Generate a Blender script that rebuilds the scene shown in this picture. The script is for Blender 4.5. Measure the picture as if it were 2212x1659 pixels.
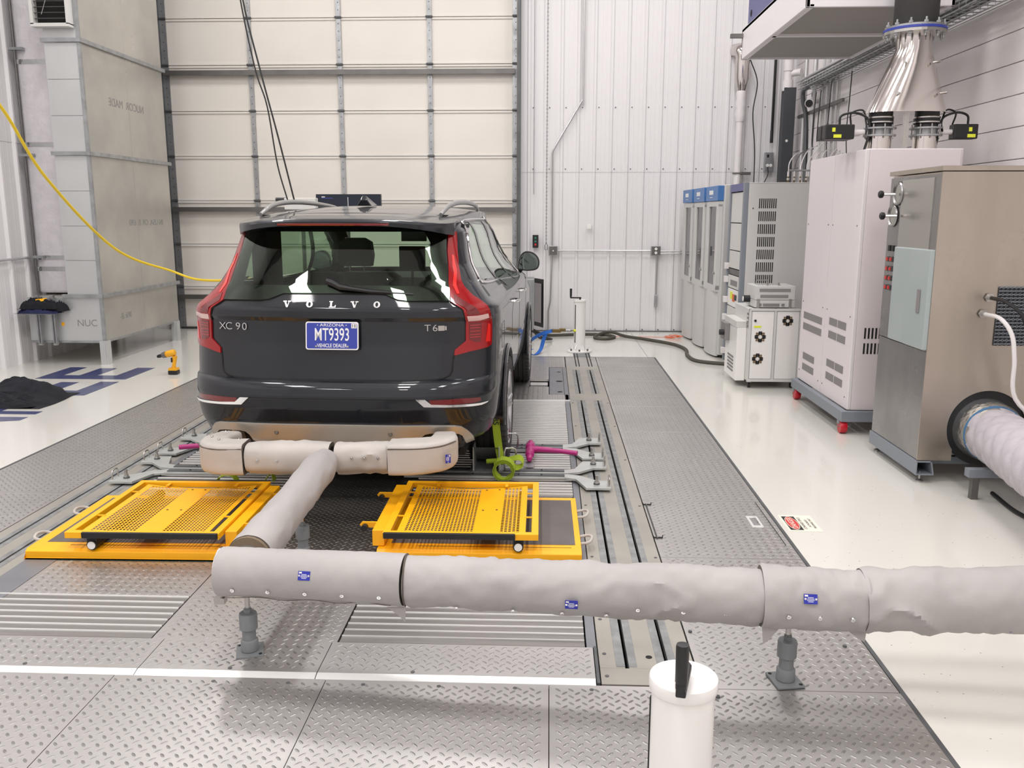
import bpy, bmesh, math, random
import numpy as np
from math import sin, cos, pi, radians as R
from mathutils import Vector as V, Matrix, Euler, noise
random.seed(7)
for o in list(bpy.data.objects): bpy.data.objects.remove(o)
S = bpy.context.scene
COL = S.collection
# ---------------------------------------------------------------- camera
cd = bpy.data.cameras.new('camera'); cam = bpy.data.objects.new('camera', cd); COL.objects.link(cam)
cd.sensor_width = 36; cd.lens = 1890 / 2212 * 36; cd.clip_start = .05; cd.clip_end = 60
cam.location = (0, 0, 1.7)
yaw, pitch, roll = R(2.38), R(10.94), R(.05)
fw = V((-sin(yaw) * cos(pitch), cos(yaw) * cos(pitch), -sin(pitch)))
rt = V((cos(yaw), sin(yaw), 0)); up = rt.cross(fw)
rt2 = rt * cos(roll) + up * sin(roll); up2 = -rt * sin(roll) + up * cos(roll)
cam.rotation_euler = Matrix((rt2, up2, -fw)).transposed().to_euler()
S.camera = cam
# ---------------------------------------------------------------- world, lights, exposure
w = bpy.data.worlds.new('world'); S.world = w; w.use_nodes = True
w.node_tree.nodes['Background'].inputs[0].default_value = (.95, .97, 1, 1)
w.node_tree.nodes['Background'].inputs[1].default_value = .25
S.view_settings.view_transform = 'Standard'; S.view_settings.look = 'None'
S.view_settings.gamma = 1; S.view_settings.use_curve_mapping = False
S.view_settings.exposure = -0.57
def area(x, y, z, sx, sy, p, col=(1, .975, .965)):
    l = bpy.data.lights.new('ceiling_lamp', 'AREA'); l.shape = 'RECTANGLE'; l.size = sx; l.size_y = sy
    l.energy = p; l.color = col
    o = bpy.data.objects.new('ceiling_lamp', l); COL.objects.link(o); o.location = (x, y, z)
    return o
LAMPS = [(x, y) for y in (-3.2, .3, 3.8, 7.3, 10.4) for x in (-4.2, -1.2, 1.8)]
for x, y in LAMPS: area(x, y, 6.55, .62, 1.25, 112)
# ---------------------------------------------------------------- helpers
def lin(c):
    return tuple(((v / 255 / 12.92) if v / 255 <= .04045 else ((v / 255 + .055) / 1.055) ** 2.4) for v in c) + (1,)
M = {}
def mat(name, rgb, rough=.5, metal=0, var=0, vs=6, coat=0, bump=0, bs=60, spec=.5, emit=0, rgb2=None, stretch=None, rv=0):
    m = bpy.data.materials.new(name); m.use_nodes = True; n = m.node_tree.nodes; l = m.node_tree.links
    b = n['Principled BSDF']; c = lin(rgb)
    b.inputs['Base Color'].default_value = c; b.inputs['Roughness'].default_value = rough; b.inputs['Metallic'].default_value = metal
    b.inputs['Coat Weight'].default_value = coat; b.inputs['Coat Roughness'].default_value = .04; b.inputs['Specular IOR Level'].default_value = spec
    if emit: b.inputs['Emission Color'].default_value = c; b.inputs['Emission Strength'].default_value = emit
    tc = n.new('ShaderNodeTexCoord'); mp = n.new('ShaderNodeMapping'); l.new(tc.outputs['Object'], mp.inputs[0])
    if stretch: mp.inputs['Scale'].default_value = stretch
    if var or rgb2:
        t = n.new('ShaderNodeTexNoise'); t.inputs['Scale'].default_value = vs; t.inputs['Detail'].default_value = 5
        l.new(mp.outputs[0], t.inputs['Vector'])
        mx = n.new('ShaderNodeMix'); mx.data_type = 'RGBA'
        rp = n.new('ShaderNodeMapRange'); rp.inputs[1].default_value = .35; rp.inputs[2].default_value = .65
        l.new(t.outputs['Fac'], rp.inputs[0]); l.new(rp.outputs[0], mx.inputs['Factor'])
        c2 = lin(rgb2) if rgb2 else tuple(v * (1 - var) for v in c[:3]) + (1,)
        mx.inputs['A'].default_value = c; mx.inputs['B'].default_value = c2
        l.new(mx.outputs['Result'], b.inputs['Base Color'])
        if rv:
            r2 = n.new('ShaderNodeMapRange'); r2.inputs[1].default_value = .3; r2.inputs[2].default_value = .7
            r2.inputs[3].default_value = rough - rv; r2.inputs[4].default_value = rough + rv
            l.new(t.outputs['Fac'], r2.inputs[0]); l.new(r2.outputs[0], b.inputs['Roughness'])
    if bump:
        t2 = n.new('ShaderNodeTexNoise'); t2.inputs['Scale'].default_value = bs; t2.inputs['Detail'].default_value = 3
        l.new(mp.outputs[0], t2.inputs['Vector'])
        bp = n.new('ShaderNodeBump'); bp.inputs['Strength'].default_value = bump; bp.inputs['Distance'].default_value = .01
        l.new(t2.outputs['Fac'], bp.inputs['Height']); l.new(bp.outputs[0], b.inputs['Normal'])
    M[name] = m; return m
def glass(name, tint, refl=.08, rough=.0):
    m = bpy.data.materials.new(name); m.use_nodes = True; n = m.node_tree.nodes; l = m.node_tree.links
    n.remove(n['Principled BSDF']); out = n['Material Output']
    tr = n.new('ShaderNodeBsdfTransparent'); tr.inputs[0].default_value = tint + (1,)
    gl = n.new('ShaderNodeBsdfGlossy'); gl.inputs['Roughness'].default_value = rough; gl.inputs[0].default_value = (1, 1, 1, 1)
    fr = n.new('ShaderNodeFresnel'); ge = n.new('ShaderNodeNewGeometry'); ir = n.new('ShaderNodeMapRange'); ir.inputs[3].default_value = 1.45; ir.inputs[4].default_value = 1 / 1.45; l.new(ge.outputs['Backfacing'], ir.inputs[0]); l.new(ir.outputs[0], fr.inputs[0])
    mx = n.new('ShaderNodeMixShader'); l.new(fr.outputs[0], mx.inputs[0]); l.new(tr.outputs[0], mx.inputs[1]); l.new(gl.outputs[0], mx.inputs[2])
    l.new(mx.outputs[0], out.inputs[0]); M[name] = m; return m
mat('wall', (225, 223, 224), .38, spec=.4)
mat('block', (226, 221, 221), .6, bump=.25, bs=120)
mat('cream', (226, 221, 213), .5, var=.07, vs=.8)
mat('ceil', (228, 224, 226), .7)
mat('galv', (176, 178, 180), .42, .75, var=.22, vs=9, rv=.08)
mat('galv_dk', (104, 106, 108), .5, .6, var=.2)
mat('strut', (118, 116, 114), .45, .7, var=.15)
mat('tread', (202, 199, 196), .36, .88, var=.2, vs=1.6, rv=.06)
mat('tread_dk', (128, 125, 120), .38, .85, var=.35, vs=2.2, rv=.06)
mat('plank', (160, 156, 152), .38, .85, var=.25, vs=3, stretch=(.4, 6, 1))
mat('bright', (246, 246, 244), .28, .5)
mat('lug', (150, 148, 146), .4, .85)
mat('galv_lt', (200, 203, 200), .38, .55, var=.12, vs=9)
mat('railsilver', (172, 172, 170), .3, .85)
mat('rail', (176, 172, 163), .45, .6, var=.14, vs=2.5, bump=.05)
mat('weld', (158, 160, 160), .5, .6, var=.3, vs=14)
mat('flat', (142, 144, 149), .42, .7, var=.1)
mat('dark', (20, 20, 20), .8)
mat('black', (22, 22, 24), .45)
mat('rubber', (52, 51, 50), .7, bump=.1)
mat('jacket', (172, 168, 166), .62, var=.12, vs=3, bump=.12, bs=500)
mat('jacket_w', (190, 184, 178), .65, var=.12, vs=5, bump=.15, bs=500)
mat('seam', (96, 88, 80), .9)
mat('chrome', (235, 235, 235), .08, 1)
mat('steel', (190, 188, 184), .25, .95)
mat('tagblue', (38, 48, 160), .35)
mat('white_txt', (232, 232, 232), .5)
mat('greyp', (118, 122, 124), .55, bump=.12, bs=90)
mat('yellow', (255, 182, 8), .42, var=.07, vs=4)
mat('greymat', (104, 98, 96), .8, var=.2, vs=4)
mat('green', (40, 120, 92), .6)
mat('strap', (160, 182, 38), .75, bump=.4, bs=900)
mat('magenta', (176, 38, 118), .35, bump=.2, bs=120)
mat('whitep', (235, 233, 230), .3, coat=.3)
mat('whitecart', (222, 214, 216), .42)
mat('greycab', (204, 203, 201), .45)
mat('ltgrey', (208, 207, 203), .45)
mat('blueband', (70, 118, 178), .4)
mat('smoke', (70, 70, 72), .2)
mat('vent', (132, 128, 128), .7)
mat('ventdk', (40, 40, 42), .8)
mat('framegrey', (128, 134, 142), .45)
mat('redwheel', (190, 22, 40), .35)
mat('sst', (186, 176, 164), .3, .9, var=.16, vs=2.2, rv=.06, stretch=(1, 1, .5))
mat('sst2', (160, 158, 158), .3, .92, var=.15, vs=3, rv=.05)
mat('doorgrn', (160, 170, 170), .4, coat=.2)
mat('mirror', (214, 208, 204), .13, 1, bump=.04, bs=5)
mat('greypd', (62, 64, 68), .6); mat('foilwrap', (228, 224, 228), .38, .2, var=.1, vs=8, bump=.5, bs=25)
mat('quilt', (186, 180, 186), .6)
mat('foil', (205, 208, 208), .2, .9, bump=.6, bs=30)
mat('bluetape', (70, 118, 160), .5)
mat('bluepaint', (66, 100, 124), .5)
mat('pvc', (222, 218, 218), .35)
mat('conduit', (196, 196, 196), .3, .75)
mat('yellowcord', (228, 196, 40), .5)
mat('cloth', (24, 26, 34), .95, var=.4, vs=8)
mat('navy', (34, 38, 74), .95)
mat('letterblue', (52, 60, 108), .3, coat=.4)
mat('duct', (206, 208, 208), .35, .45, var=.1, vs=1.2, rv=.05)
mat('ductside', (196, 192, 184), .32, .55, var=.12, vs=1.3, rgb2=(176, 174, 168), rv=.06)
mat('brown', (118, 102, 82), .8)
mat('stamp', (140, 138, 136), .5)
mat('drill', (232, 168, 24), .4)
mat('hose', (74, 72, 62), .7)
mat('orange', (222, 110, 64), .6)
mat('ratblue', (28, 92, 176), .7)
mat('brass', (120, 100, 62), .4, .5)
mat('cone_y', (226, 232, 60), .5)
mat('hood', (232, 228, 230), .45)
mat('hoodpanel', (150, 146, 140), .6)
mat('hoodblue', (96, 96, 142), .5)
mat('signw', (232, 226, 210), .4); mat('signr', (200, 50, 50), .4)
mat('paint', (19, 23, 30), .4, .2, coat=.75, spec=.3)
mat('badge', (196, 196, 196), .25, .8)
mat('mirror_glass', (110, 120, 116), .03, 1)
mat('trimblk', (14, 14, 15), .25, coat=.3)
mat('lampred', (146, 4, 9), .2, coat=.8, spec=.2); mat('lampdk', (104, 4, 8), .25, coat=1, spec=.3); mat('lamphot', (226, 30, 20), .2, coat=1)
mat('lampclr', (215, 180, 176), .2, coat=1)
mat('skid', (208, 203, 194), .38, .6)
mat('plateblue', (52, 66, 158), .35)
mat('interior', (66, 66, 64), .85); mat('interior_dk', (34, 34, 34), .9)
mat('rimsilver', (190, 190, 192), .22, .95)
mat('tint_screen', (18, 28, 44), .3)
glass('glass', (.80, .90, .82)); glass('glass_rear', (.70, .78, .70)); glass('cabglass', (.5, .5, .51))
# epoxy floor with flecks
m = mat('epoxy', (214, 212, 205), .2, coat=.35)
n = m.node_tree.nodes; l = m.node_tree.links; b = n['Principled BSDF']
tc = n.new('ShaderNodeTexCoord'); vo = n.new('ShaderNodeTexVoronoi'); vo.inputs['Scale'].default_value = 26; l.new(tc.outputs['Object'], vo.inputs['Vector'])
rp = n.new('ShaderNodeMapRange'); rp.inputs[1].default_value = .06; rp.inputs[2].default_value = .09; l.new(vo.outputs['Distance'], rp.inputs[0])
wn = n.new('ShaderNodeTexWhiteNoise'); l.new(vo.outputs['Position'], wn.inputs['Vector'])
gt = n.new('ShaderNodeMath'); gt.operation = 'GREATER_THAN'; gt.inputs[1].default_value = .45; l.new(wn.outputs['Value'], gt.inputs[0])
mxm = n.new('ShaderNodeMath'); mxm.operation = 'MAXIMUM'; l.new(gt.outputs[0], mxm.inputs[0]); l.new(rp.outputs[0], mxm.inputs[1])
fc = n.new('ShaderNodeMix'); fc.data_type = 'RGBA'; l.new(mxm.outputs[0], fc.inputs['Factor'])
cr = n.new('ShaderNodeMix'); cr.data_type = 'RGBA'; cr.inputs['A'].default_value = lin((110, 108, 104)); cr.inputs['B'].default_value = lin((180, 176, 168)); l.new(wn.outputs['Value'], cr.inputs['Factor'])
l.new(cr.outputs['Result'], fc.inputs['A']); fc.inputs['B'].default_value = lin((214, 212, 205)); l.new(fc.outputs['Result'], b.inputs['Base Color'])

class MB:
    def __init__(s): s.v = []; s.f = []; s.m = []; s.mats = []; s.xf = None
    def mi(s, m):
        if m not in s.mats: s.mats.append(m)
        return s.mats.index(m)
    def add(s, vs, fs, m):
        b = len(s.v); k = s.mi(m)
        if s.xf is not None: vs = [s.xf @ V(p) for p in vs]
        s.v += [tuple(p) for p in vs]; s.f += [tuple(b + i for i in f) for f in fs]; s.m += [k] * len(fs)
        return s
    def box(s, x0, x1, y0, y1, z0, z1, m):
        return s.add([(x, y, z) for z in (z0, z1) for y in (y0, y1) for x in (x0, x1)],
                     [(0, 2, 3, 1), (4, 5, 7, 6), (0, 1, 5, 4), (2, 6, 7, 3), (0, 4, 6, 2), (1, 3, 7, 5)], m)
    def bx(s, c, d, m): return s.box(c[0] - d[0] / 2, c[0] + d[0] / 2, c[1] - d[1] / 2, c[1] + d[1] / 2, c[2] - d[2] / 2, c[2] + d[2] / 2, m)
    def prism(s, poly, ax, a, b, m):
        def p(q, h):
            return {'x': (h, q[0], q[1]), 'y': (q[0], h, q[1]), 'z': (q[0], q[1], h)}[ax]
        k = len(poly)
        return s.add([p(q, a) for q in poly] + [p(q, b) for q in poly],
                     [tuple(range(k))[::-1], tuple(range(k, 2 * k))] + [(i, (i + 1) % k, k + (i + 1) % k, k + i) for i in range(k)], m)
    def ring(s, c, d, r, n, u=None):
        d = V(d).normalized(); u = (V(u) if u else (V((0, 0, 1)) if abs(d.z) < .9 else V((0, 1, 0))))
        a = d.cross(u).normalized(); b = a.cross(d)
        return [V(c) + a * (r * cos(2 * pi * i / n)) + b * (r * sin(2 * pi * i / n)) for i in range(n)]
    def tube(s, pts, r, m, n=8, closed=False, caps=True):
        pts = [V(p) for p in pts]; K = len(pts); rs = r if isinstance(r, (list, tuple)) else [r] * K
        vs = []; u = None
        for i, p in enumerate(pts):
            if closed: d = pts[(i + 1) % K] - pts[i - 1]
            else: d = pts[min(i + 1, K - 1)] - pts[max(i - 1, 0)]
            d.normalize()
            if u is None: u = V((0, 0, 1)) if abs(d.z) < .9 else V((0, 1, 0))
            u = (u - d * u.dot(d)).normalized(); a = d.cross(u)
            vs += [p + a * (rs[i] * cos(2 * pi * j / n)) + u * (rs[i] * sin(2 * pi * j / n)) for j in range(n)]
        fs = []
        for i in range(K if closed else K - 1):
            q = (i + 1) % K
            fs += [(i * n + j, i * n + (j + 1) % n, q * n + (j + 1) % n, q * n + j) for j in range(n)]
        if not closed and caps: fs += [tuple(range(n))[::-1], tuple((K - 1) * n + j for j in range(n))]
        return s.add(vs, fs, m)
    def cyl(s, a, b, r, m, n=16, r2=None): return s.tube([a, b], [r, r if r2 is None else r2], m, n)
    def lathe(s, prof, c, m, n=24, ax='z'):   # prof: list of (radius, height)
        vs = []
        for r, h in prof:
            for j in range(n):
                x, y = r * cos(2 * pi * j / n), r * sin(2 * pi * j / n)
                q = {'z': (x, y, h), 'x': (h, x, y), 'y': (x, h, y)}[ax]
                vs.append((c[0] + q[0], c[1] + q[1], c[2] + q[2]))
        fs = []
        for i in range(len(prof) - 1): fs += [(i * n + j, i * n + (j + 1) % n, (i + 1) * n + (j + 1) % n, (i + 1) * n + j) for j in range(n)]
        if prof[0][0] > 1e-6: fs.append(tuple(range(n))[::-1])
        if prof[-1][0] > 1e-6: fs.append(tuple((len(prof) - 1) * n + j for j in range(n)))
        return s.add(vs, fs, m)
    def build(s, name, parent=None, smooth=False, bev=0, kind=None, label=None, sol=0, fix=True):
        me = bpy.data.meshes.new(name); me.from_pydata(s.v, [], s.f)
        for mm in s.mats: me.materials.append(M[mm])
        me.polygons.foreach_set('material_index', s.m)
        if fix or smooth:
            bm = bmesh.new(); bm.from_mesh(me)
            if fix: bmesh.ops.recalc_face_normals(bm, faces=bm.faces)
            bm.to_mesh(me); bm.free()
        if smooth:
            me.polygons.foreach_set('use_smooth', [True] * len(me.polygons))
            try: me.set_sharp_from_angle(angle=R(42))
            except Exception: pass
        o = bpy.data.objects.new(name, me); COL.objects.link(o)
        if parent is not None: o.parent = parent
        if bev:
            b = o.modifiers.new('bevel', 'BEVEL'); b.width = bev; b.segments = 2; b.limit_method = 'ANGLE'; b.angle_limit = R(50); b.harden_normals = False
        if kind: o['kind'] = kind
        if label: o['label'] = label
        return o
def thing(name, label, cat, loc=(0, 0, 0), rz=0, group=None):
    o = bpy.data.objects.new(name, None); COL.objects.link(o); o.location = loc; o.rotation_euler = (0, 0, rz); o.empty_display_size = .1
    o['label'] = label; o['category'] = cat
    if group: o['group'] = group
    return o
def tag(o, label, cat, group=None):
    o['label'] = label; o['category'] = cat
    if group: o['group'] = group
    return o
def struct(name, loc=(0, 0, 0)):
    o = bpy.data.objects.new(name, None); COL.objects.link(o); o['kind'] = 'structure'; o.location = loc; return o
def dup(root, loc, rz=None):
    r = root.copy(); COL.objects.link(r); r.location = loc
    if rz is not None: r.rotation_euler = (0, 0, rz)
    for ch in list(root.children):
        c = ch.copy(); COL.objects.link(c); c.parent = r
        for g in ch.children:
            d = g.copy(); COL.objects.link(d); d.parent = c
    return r
def copyp(o, parent, loc=None):
    c = o.copy(); COL.objects.link(c); c.parent = parent
    if loc is not None: c.location = loc
    return c
def text(name, s, size, mtx, m, parent=None, ext=.001, sx=1, align='CENTER', bold=0, label=None):
    c = bpy.data.curves.new(name, 'FONT'); c.body = s; c.size = size; c.extrude = ext; c.align_x = align; c.align_y = 'CENTER'; c.offset = bold
    o = bpy.data.objects.new(name, c); COL.objects.link(o)
    dg = bpy.context.evaluated_depsgraph_get(); me = bpy.data.meshes.new_from_object(o.evaluated_get(dg))
    bpy.data.objects.remove(o)
    me.transform(mtx @ Matrix.Diagonal((sx, 1, 1, 1))); me.materials.clear(); me.materials.append(M[m])
    ob = bpy.data.objects.new(name, me); COL.objects.link(ob)
    if parent is not None: ob.parent = parent
    if label: ob['label'] = label
    return ob
def frame(o, xa, ya):   # matrix with local x axis xa, y axis ya
    xa = V(xa).normalized(); ya = V(ya).normalized(); za = xa.cross(ya)
    m = Matrix((xa, ya, za)).transposed().to_4x4(); m.translation = V(o); return m
def curve(pts, k=6):
    P = [V(p) for p in pts]; P = [P[0] * 2 - P[1]] + P + [P[-1] * 2 - P[-2]]; out = []
    for i in range(1, len(P) - 2):
        for t in range(k):
            t /= k; a, b, c, d = P[i - 1:i + 3]
            out.append(.5 * ((2 * b) + (c - a) * t + (2 * a - 5 * b + 4 * c - d) * t * t + (3 * b - a - 3 * c + d) * t ** 3))
    out.append(P[-2]); return out
# ================================================================ THE ROOM
PX0, PX1, PY0, PY1 = -3.715, 1.3, 1.2, 10.57
floor = struct('floor')
f = MB()
f.box(-6.1, PX0, -6, 13.1, -.35, 0, 'epoxy'); f.box(PX1, 3.5, -6, 13.1, -.35, 0, 'epoxy')
f.box(PX0, PX1, -6, PY0, -.35, 0, 'epoxy'); f.box(PX0, PX1, PY1, 13.1, -.35, 0, 'epoxy')
f.build('epoxy_slab', floor)
f = MB(); f.box(PX0, PX1, PY0, PY1, -.4, -.35, 'dark'); f.build('pit_bottom', floor)
j = MB(); j.box(1.212, 1.216, PY1, 13.05, -.001, .0006, 'galv_dk'); j.box(1.3, 3.4, 4.0, 4.003, -.001, .0004, 'stamp'); j.build('floor_joint', floor)
# ---- diamond tread plates: slab with raised lugs in one mesh
def plate(x0, x1, y0, y1, m='tread', lugs=True, px=.047, py=.045, mg=.014, L=.0155, W=.0052, H=.0014, top=0., th=.02):
    g = .0015; x0 += g; x1 -= g; y0 += g; y1 -= g
    vs = [(x, y, z) for z in (top - th, top) for y in (y0, y1) for x in (x0, x1)]
    fs = [[0, 2, 3, 1], [4, 5, 7, 6], [0, 1, 5, 4], [2, 6, 7, 3], [0, 4, 6, 2], [1, 3, 7, 5]]
    b = len(vs)
    if lugs:
        nx = int((x1 - x0) / px) + 2; ny = int((y1 - y0) / py) + 2
        for kind in (0, 1):
            a = R(48 if kind else -48)
            c, s = cos(a), sin(a)
            base = [(-L, 0, 0), (-L * .45, -W, 0), (L * .45, -W, 0), (L, 0, 0), (L * .45, W, 0), (-L * .45, W, 0), (-L * .5, 0, H), (L * .5, 0, H)]
            loc = [(p[0] * c - p[1] * s, p[0] * s + p[1] * c, p[2]) for p in base]
            ft = [(0, 1, 6), (1, 2, 7, 6), (2, 3, 7), (3, 4, 7), (4, 5, 6, 7), (5, 0, 6)]
            ox = math.floor(x0 / px) * px; oy = math.floor(y0 / py) * py
            for i in range(nx + 1):
                for jj in range(ny + 1):
                    cx = ox + (i + .5 * kind) * px; cy = oy + (jj + .5 * kind) * py
                    if not (x0 + mg < cx < x1 - mg and y0 + mg < cy < y1 - mg): continue
                    vs += [(cx + p[0], cy + p[1], top + p[2]) for p in loc]
                    fs += [tuple(b + q for q in t) for t in ft]; b += 8
    me = bpy.data.meshes.new('tread_plate'); me.from_pydata(vs, [], fs); me.materials.append(M[m]); me.materials.append(M['lug'])
    me.polygons.foreach_set('material_index', [0] * 6 + [1] * (len(fs) - 6))
    o = bpy.data.objects.new('tread_plate', me); COL.objects.link(o); o.parent = floor; return o
# near field
xs = [-3.71, -2.42, -1.617, -.815, .014, .392]
for i in range(5): plate(xs[i], xs[i + 1], 1.25, 2.962)
plate(.392, 1.29, 1.25, 2.956)
# right strip
for a, b in [(2.956, 4.21), (4.21, 5.11), (5.11, 6.05), (6.05, 6.83), (6.83, 7.775), (7.775, 8.22), (8.22, 9.01), (9.01, 9.93), (9.93, 10.56)]: plate(.577, 1.285, a, b)
# left strip
for a, b in [(2.962, 4.2), (4.2, 5.1), (5.1, 6.05), (6.05, 6.95), (6.95, 7.9), (7.9, 8.8), (8.8, 9.7), (9.7, 10.56)]: plate(-3.70, -2.977, a, b)
# edge angles beside the epoxy
e = MB(); e.box(1.286, 1.303, 1.2, 10.57, -.05, .0015, 'galv_dk'); e.box(-3.718, -3.701, 1.2, 10.57, -.05, .0015, 'galv_dk'); e.box(-3.7, 1.29, 10.56, 10.572, -.05, .001, 'galv_dk')
e.build('edge_angle', floor)
# center: near ledge with polished lip
for a, b in [(-2.6, -1.55), (-1.55, -.86), (-.86, .19)]:
    plate(a, b, 3.0, 3.243, top=.004)
    q = MB(); q.add([(a + .002, 2.964, -.004), (b - .002, 2.964, -.004), (b - .002, 3.001, .005), (a + .002, 3.001, .005), (a + .002, 2.964, -.02), (b - .002, 2.964, -.02), (b - .002, 3.001, -.02), (a + .002, 3.001, -.02)], [(0, 1, 2, 3), (4, 7, 6, 5), (0, 4, 5, 1), (2, 6, 7, 3), (1, 5, 6, 2), (0, 3, 7, 4)], 'bright'); q.build('polished_lip', floor)
q = MB(); q.box(.192, .204, 2.97, 3.25, -.03, .006, 'galv_dk'); q.build('edge_bar', floor)
# ribbed extruded planks
def planks(x0, x1, y0, y1, step=.0575):
    k = int(round((y1 - y0) / step)); st = (y1 - y0) / k
    me = None
    for i in range(k):
        if me is None:
            q = MB(); q.box(0, x1 - x0, .001, st * .80, -.02, 0, 'plank')
            q.add([(0, st * .8, -.012), (x1 - x0, st * .8, -.012), (x1 - x0, st * .86, .005), (0, st * .86, .005), (0, st * .94, .005), (x1 - x0, st * .94, .005), (x1 - x0, st, -.004), (0, st, -.004)], [(0, 1, 2, 3), (3, 2, 5, 4), (4, 5, 6, 7)], 'bright')
            o = q.build('ribbed_plank', floor); me = o
        else: o = copyp(me, floor)
        o.location = (x0, y0 + i * st, 0)
planks(-2.555, -1.612, 3.25, 3.645); planks(-.835, .158, 3.25, 3.645)
planks(-2.555, -1.61, 5.15, 7.955); planks(-.84, .162, 5.15, 7.955)
# centre and cross plates
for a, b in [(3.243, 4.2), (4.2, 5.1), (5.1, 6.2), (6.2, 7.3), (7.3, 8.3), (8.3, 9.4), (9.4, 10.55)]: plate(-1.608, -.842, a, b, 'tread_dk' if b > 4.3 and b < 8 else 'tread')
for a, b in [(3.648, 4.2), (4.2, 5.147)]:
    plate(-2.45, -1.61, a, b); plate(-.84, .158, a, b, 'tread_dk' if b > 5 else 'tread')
for a, b in [(8.0, 8.27), (8.27, 8.66), (9.06, 9.82), (9.82, 10.55)]:
    plate(-.84, .013 if 8.2 < a < 9.5 else .2, a, b); plate(-2.41, -1.61, a, b)
plate(-.84, -.185, 8.66, 9.06)
q = MB(); q.box(-.18, 0, 8.66, 9.06, -.12, -.1, 'galv_dk'); q.box(-.18, 0, 8.9, 9.06, -.1, -.03, 'bright'); q.build('pit_shelf', floor)
q = MB()
q.box(-.84, .21, 7.962, 7.995, -.02, .008, 'bright'); q.box(-2.6, -1.61, 7.962, 7.995, -.02, .008, 'bright'); q.build('polished_lip', floor)
# rails with two slots each, both sides
def strip(a, b, c, d, m, nm, z=0.):
    for mir in (0, 1):
        A, B = (a, b) if not mir else (-2.4 - b, -2.4 - a)
        q = MB(); q.box(A, B, c, d, -.03, z, m); q.build(nm, floor, bev=.0008)
for (c, d) in [(3.09, 8.02), (8.325, 9.66)]:
    for a, b in [(.209, .306), (.321, .461), (.476, .572)]: strip(a, b, c + .001, d - .001, 'rail', 'rail_plate')
    for a, b in [(.272, .3065), (.3205, .352), (.43, .4615), (.4755, .506)]: strip(a, b, c + .01, d - .01, 'weld', 'slot_liner', .0014)
for c, d in [(2.972, 3.09), (8.02, 8.325), (9.66, 9.86)]: strip(.209, .572, c, d, 'rail', 'rail_plate')
for a, b in [(.165, .204)]: strip(a, b, 3.25, 9.82, 'flat', 'side_strip')
strip(.209, .572, 9.865, 10.55, 'tread', 'rail_plate')
q = MB()
for x in (.325, .36, .47, .505): q.box(x - .006, x + .006, 9.87, 11.0, .0005, .0022, 'dark')
q.box(.31, .52, 10.57, 11.0, .0, .0012, 'flat'); q.build('narrow_slots', floor)
strip(.018, .162, 8.275, 9.8, 'flat', 'cover_plate', .001)
q = MB()
for y, r in ((9.5, .02), (8.95, .035), (8.4, .025)): q.cyl((.12, y, .0005), (.12, y, .0022), r, 'dark', 16)
q.build('plate_holes', floor)
strip(-.02, .0, 3.0, 3.0, 'dark', 'x') if 0 else None
q = MB(); q.box(-2.6085, -2.45, 3.245, 5.147, -.02, .0014, 'flat'); q.build('flat_plate', floor)
q = MB(); q.box(-2.6085, -2.56, 5.15, 7.955, -.02, .0014, 'flat'); q.build('flat_plate', floor)
# screws countersunk in the plates
q = MB()
for x in [-2.35 + .28 * i for i in range(10)]: q.cyl((x, 2.93, 0), (x, 2.93, .0015), .008, 'galv_dk', 10)
for y in [3.03, 3.2, 3.5, 4.2, 5.0, 6.0, 7.0, 7.9]:
    for x in (.232, .552): q.cyl((x, y, 0), (x, y, .0018), .008, 'galv_dk', 10)
for x, y in [(.6, 3.4), (1.2, 3.3), (.62, 2.9), (-2.0, 3.02), (-1.2, 3.02), (-.5, 3.02)]: q.cyl((x, y, 0), (x, y, .006), .008, 'galv_dk', 10)
q.cyl((.405, 3.18, 0), (.405, 3.18, .001), .013, 'dark', 12)
q.build('floor_screws', floor)
# hatch: hinge rod with hooks, recessed pull, gap line
q = MB(); q.tube([(.593, 4.46, .004), (.593, 5.03, .004)], .004, 'galv_dk', 6)
for y in (4.474, 5.02): q.tube([(.575, y + .02, .004), (.578, y, .004), (.62, y, .004), (.625, y + .025, .006)], .0035, 'dark', 6)
q.build('hatch_hinge', floor)
q = MB(); q.box(1.253, 1.257, 4.4, 5.1, 0, .001, 'dark'); q.build('hatch_gap', floor)
q = MB(); q.box(1.142, 1.205, 4.66, 4.842, .0005, .003, 'bright'); q.box(1.155, 1.193, 4.69, 4.81, .003, .0034, 'vent'); q.tube([(1.16, 4.80, .004), (1.185, 4.80, .006), (1.188, 4.72, .006)], .004, 'chrome', 6)
tag(q.build('hatch_latch'), 'small chrome recessed pull latch set in the right tread plates', 'latch')
# walls
def ribs(name, L, H, pitch, m, lap, hr=.017):
    prof = [(0, 0)]; x = pitch / 2
    while x < L - .03:
        prof += [(x - .03, 0), (x - .014, hr), (x + .014, hr), (x + .03, 0)]
        for t in (.35, .62):
            if x + pitch * t < L - .03: prof += [(x + pitch * t - .012, 0), (x + pitch * t - .006, .0015), (x + pitch * t + .006, .0015), (x + pitch * t + .012, 0)]
        x += pitch
    prof.append((L, 0)); q = MB(); n = len(prof)
    prof.sort()
    for z0, z1, off in ((0, lap, 0), (lap, H, .004)):
        q.add([(p[0], -p[1] - off, z) for z in (z0, z1) for p in prof], [(i, i + 1, n + i + 1, n + i) for i in range(n - 1)], m)
    q.add([(0, 0, lap), (L, 0, lap), (L, -.004, lap), (0, -.004, lap)], [(0, 1, 2, 3)], 'dark')
    q.box(0, L, .006, .08, 0, H, m)
    return q
HC = 6.8
wb = struct('wall_back'); o = ribs('s', 3.9, HC, .2335, 'wall', 2.305).build('ribbed_sheet', wb); o.location = (-.43 + .015, 13.0, 0)
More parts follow.
